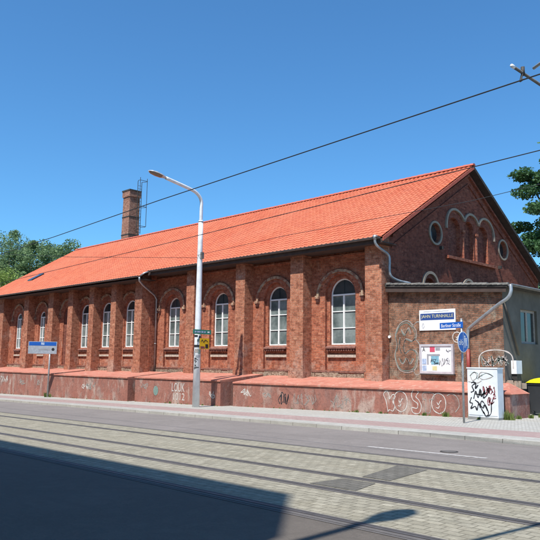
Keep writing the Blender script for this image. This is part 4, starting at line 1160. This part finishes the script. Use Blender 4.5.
def tree(x, y, h, r, label, mat, seed, leaf=.26, clumps=40, per=220, cz=.62, flat=.5, trunk=.3, group=None, crad=None):
    rnd = random.Random(seed); z0 = gz(x)
    t = thing('broadleaf_tree', (x, y, z0), label, 'tree', 'trees around the hall')
    tk = MB(); top = Vector((x + rnd.uniform(-.5, .5), y, z0 + h * .8))
    tk.tube([(x, y, z0 - .2), (x + .1, y, z0 + h * .3), tuple(top)], [trunk, trunk * .75, trunk * .15], M['bark'], 9)
    cr = MB()
    for i in range(clumps):
        while True:
            q = Vector((rnd.uniform(-1, 1), rnd.uniform(-1, 1), rnd.uniform(-1, 1)))
            if .35 < q.length < 1: break
        c_ = Vector((x + q.x * r, y + q.y * r, z0 + h * cz + q.z * h * (1 - cz) * .95))
        cs = (crad or r * .3) * rnd.uniform(.6, 1.25)
        leaves(cr, c_, (cs, cs, cs * flat), int(per * rnd.uniform(.7, 1.3)), leaf, mat, rnd, .2)
        s_ = Vector((x, y, z0 + h * rnd.uniform(.25, .6)))
        if i % 2 == 0: tk.tube([tuple(s_), tuple(s_.lerp(c_, .5) + Vector((0, 0, .2))), tuple(c_)], [trunk * .35, trunk * .2, .03], M['bark'], 5)
    tk.build('trunk', t, True); cr.build('crown', t)
    return t
TG = None
tree(-101.5, 44, 23.3, 6.2, 'leftmost grey green tree rising behind the low end of the roof', M['leaf_far'], 1, .15, 150, 380, .62, .9, .4, crad=1.5)
tree(-90.3, 45, 21.0, 4.2, 'rounded grey green tree, middle of the three behind the roof end', M['leaf_far'], 2, .15, 130, 360, .62, .9, .4, crad=1.25)
tree(-82.6, 45, 18.8, 3.3, 'grey green tree nearest to the brick chimney', M['leaf_far'], 3, .15, 110, 360, .62, .9, .35, crad=1.1)
tree(-84, 36, 15.0, 5.0, 'low tree painted sunlit yellow green in front of the grey green ones at the left edge', M['leaf_sunlit'], 4, .14, 100, 360, .55, .8, .3, crad=1.3)
tree(-14.8, 44.5, 18.6, 5.1, 'dark feathery tree with layered boughs right of the gable', M['leaf_dark'], 15, .12, 190, 460, .58, .42, .3, crad=1.1)
# low hedge behind the hall end
# ------------------------------------------------------------------ waste container
t = thing('waste_container', (-10.1, 24.9, gz(-10)), 'dark waste container with bright yellow lid at the right edge', 'bin')
x0, x1, y0, y1 = -10.85, -9.6, 24.35, 25.45; zg = gz(-10)
mb = MB(); mb.hexa([(x0 + .08, y0 + .08, zg + .15), (x1 - .08, y0 + .08, zg + .15), (x1 - .08, y1 - .08, zg + .15), (x0 + .08, y1 - .08, zg + .15), (x0, y0, 1.0), (x1, y0, 1.0), (x1, y1, 1.0), (x0, y1, 1.0)], M['bin'])
mb.box(x0 - .02, x1 + .02, y0 - .02, y1 + .02, .93, .998, M['bin']); mb.build('body', t)
mb = MB(); n = 8
pr = [(x0 - .04 + (x1 - x0 + .08) * k / n, 1.0 + .2 * math.sin(PI * k / n) ** .7) for k in range(n + 1)]
mb.prism(pr + [], lambda a, b, d: (a, d, b), y0 - .05, y1 + .05, M['yellow_lid']); mb.build('lid', t)
for xx in (x0 + .15, x1 - .15):
    for yy in (y0 + .15, y1 - .15):
        mb = MB(); mb.prism(ring(yy, zg + .08, .08, .08, 14), PX(xx + .02), 0, .04, M['black']); mb.build('wheel', t)

# ------------------------------------------------------------------ weeds along the wall foot
mb = MB(); rnd = random.Random(12)
def tuft(x, y, n, h):
    z = gz(x); k = mb.mi(M['weed'])
    for i in range(n):
        a = rnd.uniform(0, 2 * PI); r = rnd.uniform(0, h * .7); px_, py_ = x + r * math.cos(a), y - abs(r * math.sin(a)) * .6
        hh = h * rnd.uniform(.5, 1.2); w = .015 + .02 * rnd.random(); l = rnd.uniform(-.5, .5) * hh
        b = len(mb.v); ca, sa = math.cos(a), math.sin(a)
        mb.v += [(px_ - w * ca, py_ - w * sa, z - .01), (px_ + w * ca, py_ + w * sa, z - .01), (px_ + l * ca, py_ + l * sa, z + hh)]
        mb.f.append((b, b + 1, b + 2)); mb.m.append(k)
for x, y, n, h in ((-13.4, 21.46, 60, .12), (-12.55, 21.52, 60, .17), (-16.3, 21.28, 40, .10), (-15.2, 21.32, 30, .09), (-27.0, 20.32, 50, .10), (-38.6, 19.75, 90, .28), (-38.3, 19.85, 60, .2), (-10.32, 21.6, 90, .3), (-10.2, 21.62, 50, .2), (-10.2, 22.2, 90, .12), (-10.1, 22.9, 90, .12), (-10.0, 23.5, 90, .14), (-9.8, 24, 90, .12), (-11.1, 21.1, 30, .08), (-11.6, 21.5, 60, .15), (-24.5, 20.3, 20, .07)):
    tuft(x, y, n, h)
for i in range(70):
    x = rnd.uniform(-50, -11)
    y = (20.85 + (x + 23.02) * .0708 if x > -23.02 else (20.3 if x > -30.05 else (20.05 if x > -38.4 else 20.4))) - .02
    tuft(x, y, 7, .05)
tag(mb.build('weeds'), 'sparse green weeds growing along the foot of the plinth', 'weeds', kind='stuff')
# gravelly verge by the container
mb = MB()
# ------------------------------------------------------------------ building behind the camera (casts the street shadow)
SU = 0
t = thing('apartment_house', P(-25, -8, 0), 'four storey apartment house behind the viewpoint that shades the near lane', 'house')
vf, vb, u0, u1, h1, h2 = -3.35, -14.0, -75.0, -2.95, 15.0, 18.15
mb = MB()
def bq(a, b, c_, d): mb.face([P(*a), P(*b), P(*c_), P(*d)], M['plaster_far'])
bq((u0, vf, -2), (u1, vf, -2), (u1, vf, h1), (u0, vf, h1)); bq((u1, vf, -2), (u1, vb, -2), (u1, vb, h1), (u1, vf, h1)); bq((u0, vb, -3), (u1, vb, -3), (u1, vb, h1), (u0, vb, h1)); bq((u0, vf, -3), (u0, vb, -3), (u0, vb, h1), (u0, vf, h1))
mb.build('wall', t)
mb = MB(); uu = -4.1
def rq(*p): mb.face([P(*q) for q in p], M['verge'])
rq((u0, vf, h1), (u1, vf, h1), (uu, vf + .02, h2 ), (u0 + 1, vf + .02, h2)); rq((u1, vf, h1), (u1, vb, h1), (uu, vb + 1, h2), (uu, vf + .02, h2)); rq((u0, vb, h1), (u1, vb, h1), (uu, vb + 1, h2), (u0 + 1, vb + 1, h2)); rq((u0 + 1, vf + .02, h2), (uu, vf + .02, h2), (uu, vb + 1, h2), (u0 + 1, vb + 1, h2)); rq((u0, vf, h1), (u0, vb, h1), (u0 + 1, vb + 1, h2), (u0 + 1, vf + .02, h2))
mb.build('roof', t)
for st_ in range(4):
    for k in range(9):
        uc = -5.5 - k * 3.4; zb_ = 1.6 + st_ * 3.3
        m2 = MB(); m2.hexa([P(uc - .6, vf + .02, zb_), P(uc + .6, vf + .02, zb_), P(uc + .6, vf + .09, zb_), P(uc - .6, vf + .09, zb_), P(uc - .6, vf + .02, zb_ + 1.7), P(uc + .6, vf + .02, zb_ + 1.7), P(uc + .6, vf + .09, zb_ + 1.7), P(uc - .6, vf + .09, zb_ + 1.7)], M['white_frame'])
        w_ = m2.build('window', t)
        m2 = MB(); m2.face([P(uc - .52, vf + .1, zb_ + .08), P(uc + .52, vf + .1, zb_ + .08), P(uc + .52, vf + .1, zb_ + 1.62), P(uc - .52, vf + .1, zb_ + 1.62)], M['glass_dark']); m2.build('pane', w_)

# ------------------------------------------------------------------ camera
f_px, yaw, pitch, roll = 670.36, math.radians(44.859), math.atan(92.96 / 670.36), math.radians(.7262)
fwd = Vector((-math.sin(yaw) * math.cos(pitch), math.cos(yaw) * math.cos(pitch), math.sin(pitch)))
rt = Vector((math.cos(yaw), math.sin(yaw), 0)); up = rt.cross(fwd)
rt2 = rt * math.cos(roll) + up * math.sin(roll); up2 = up * math.cos(roll) - rt * math.sin(roll)
cam = bpy.data.cameras.new('camera'); co = bpy.data.objects.new('camera', cam); COL.objects.link(co)
mw = Matrix.Identity(4)
for i, v_ in enumerate((rt2, up2, -fwd)):
    for j in range(3): mw[j][i] = v_[j]
mw.translation = Vector((0, 0, 1.6)); co.matrix_world = mw
cam.sensor_width = 36; cam.lens = 36 * f_px / 540; cam.clip_start = .1; cam.clip_end = 6000
sc.camera = co
# ------------------------------------------------------------------ light
phi, el = math.radians(13), math.radians(60)
d = Vector((-math.sin(phi) * math.cos(el), math.cos(phi) * math.cos(el), -math.sin(el)))
sun = bpy.data.lights.new('sun', 'SUN'); sun.energy = 5.0; sun.angle = math.radians(.53); sun.color = (1.0, .955, .89)
so = bpy.data.objects.new('sun', sun); COL.objects.link(so); so.rotation_euler = d.to_track_quat('-Z', 'Y').to_euler()
w = bpy.data.worlds.new('World'); sc.world = w; w.use_nodes = True
nt = w.node_tree; nt.nodes.clear()
sky = nt.nodes.new('ShaderNodeTexSky'); sky.sky_type = 'NISHITA'; sky.sun_disc = False
sky.sun_elevation = el; sky.sun_rotation = math.radians(180 - 13); sky.air_density = 1.0; sky.dust_density = .6; sky.ozone_density = 1.6; sky.altitude = 100
bg = nt.nodes.new('ShaderNodeBackground'); bg.inputs[1].default_value = .09
ow = nt.nodes.new('ShaderNodeOutputWorld'); tint = nt.nodes.new('ShaderNodeMix'); tint.data_type = 'RGBA'; tint.blend_type = 'MULTIPLY'; tint.inputs[0].default_value = 1
tint.inputs[7].default_value = (.58, 1.12, 1.48, 1)
nt.links.new(sky.outputs[0], tint.inputs[6]); nt.links.new(tint.outputs[2], bg.inputs[0]); nt.links.new(bg.outputs[0], ow.inputs[0])
vs = sc.view_settings; vs.view_transform = 'Standard'; vs.look = 'None'; vs.gamma = 1; vs.exposure = .5; vs.use_curve_mapping = False
sc.cycles.max_bounces = 6
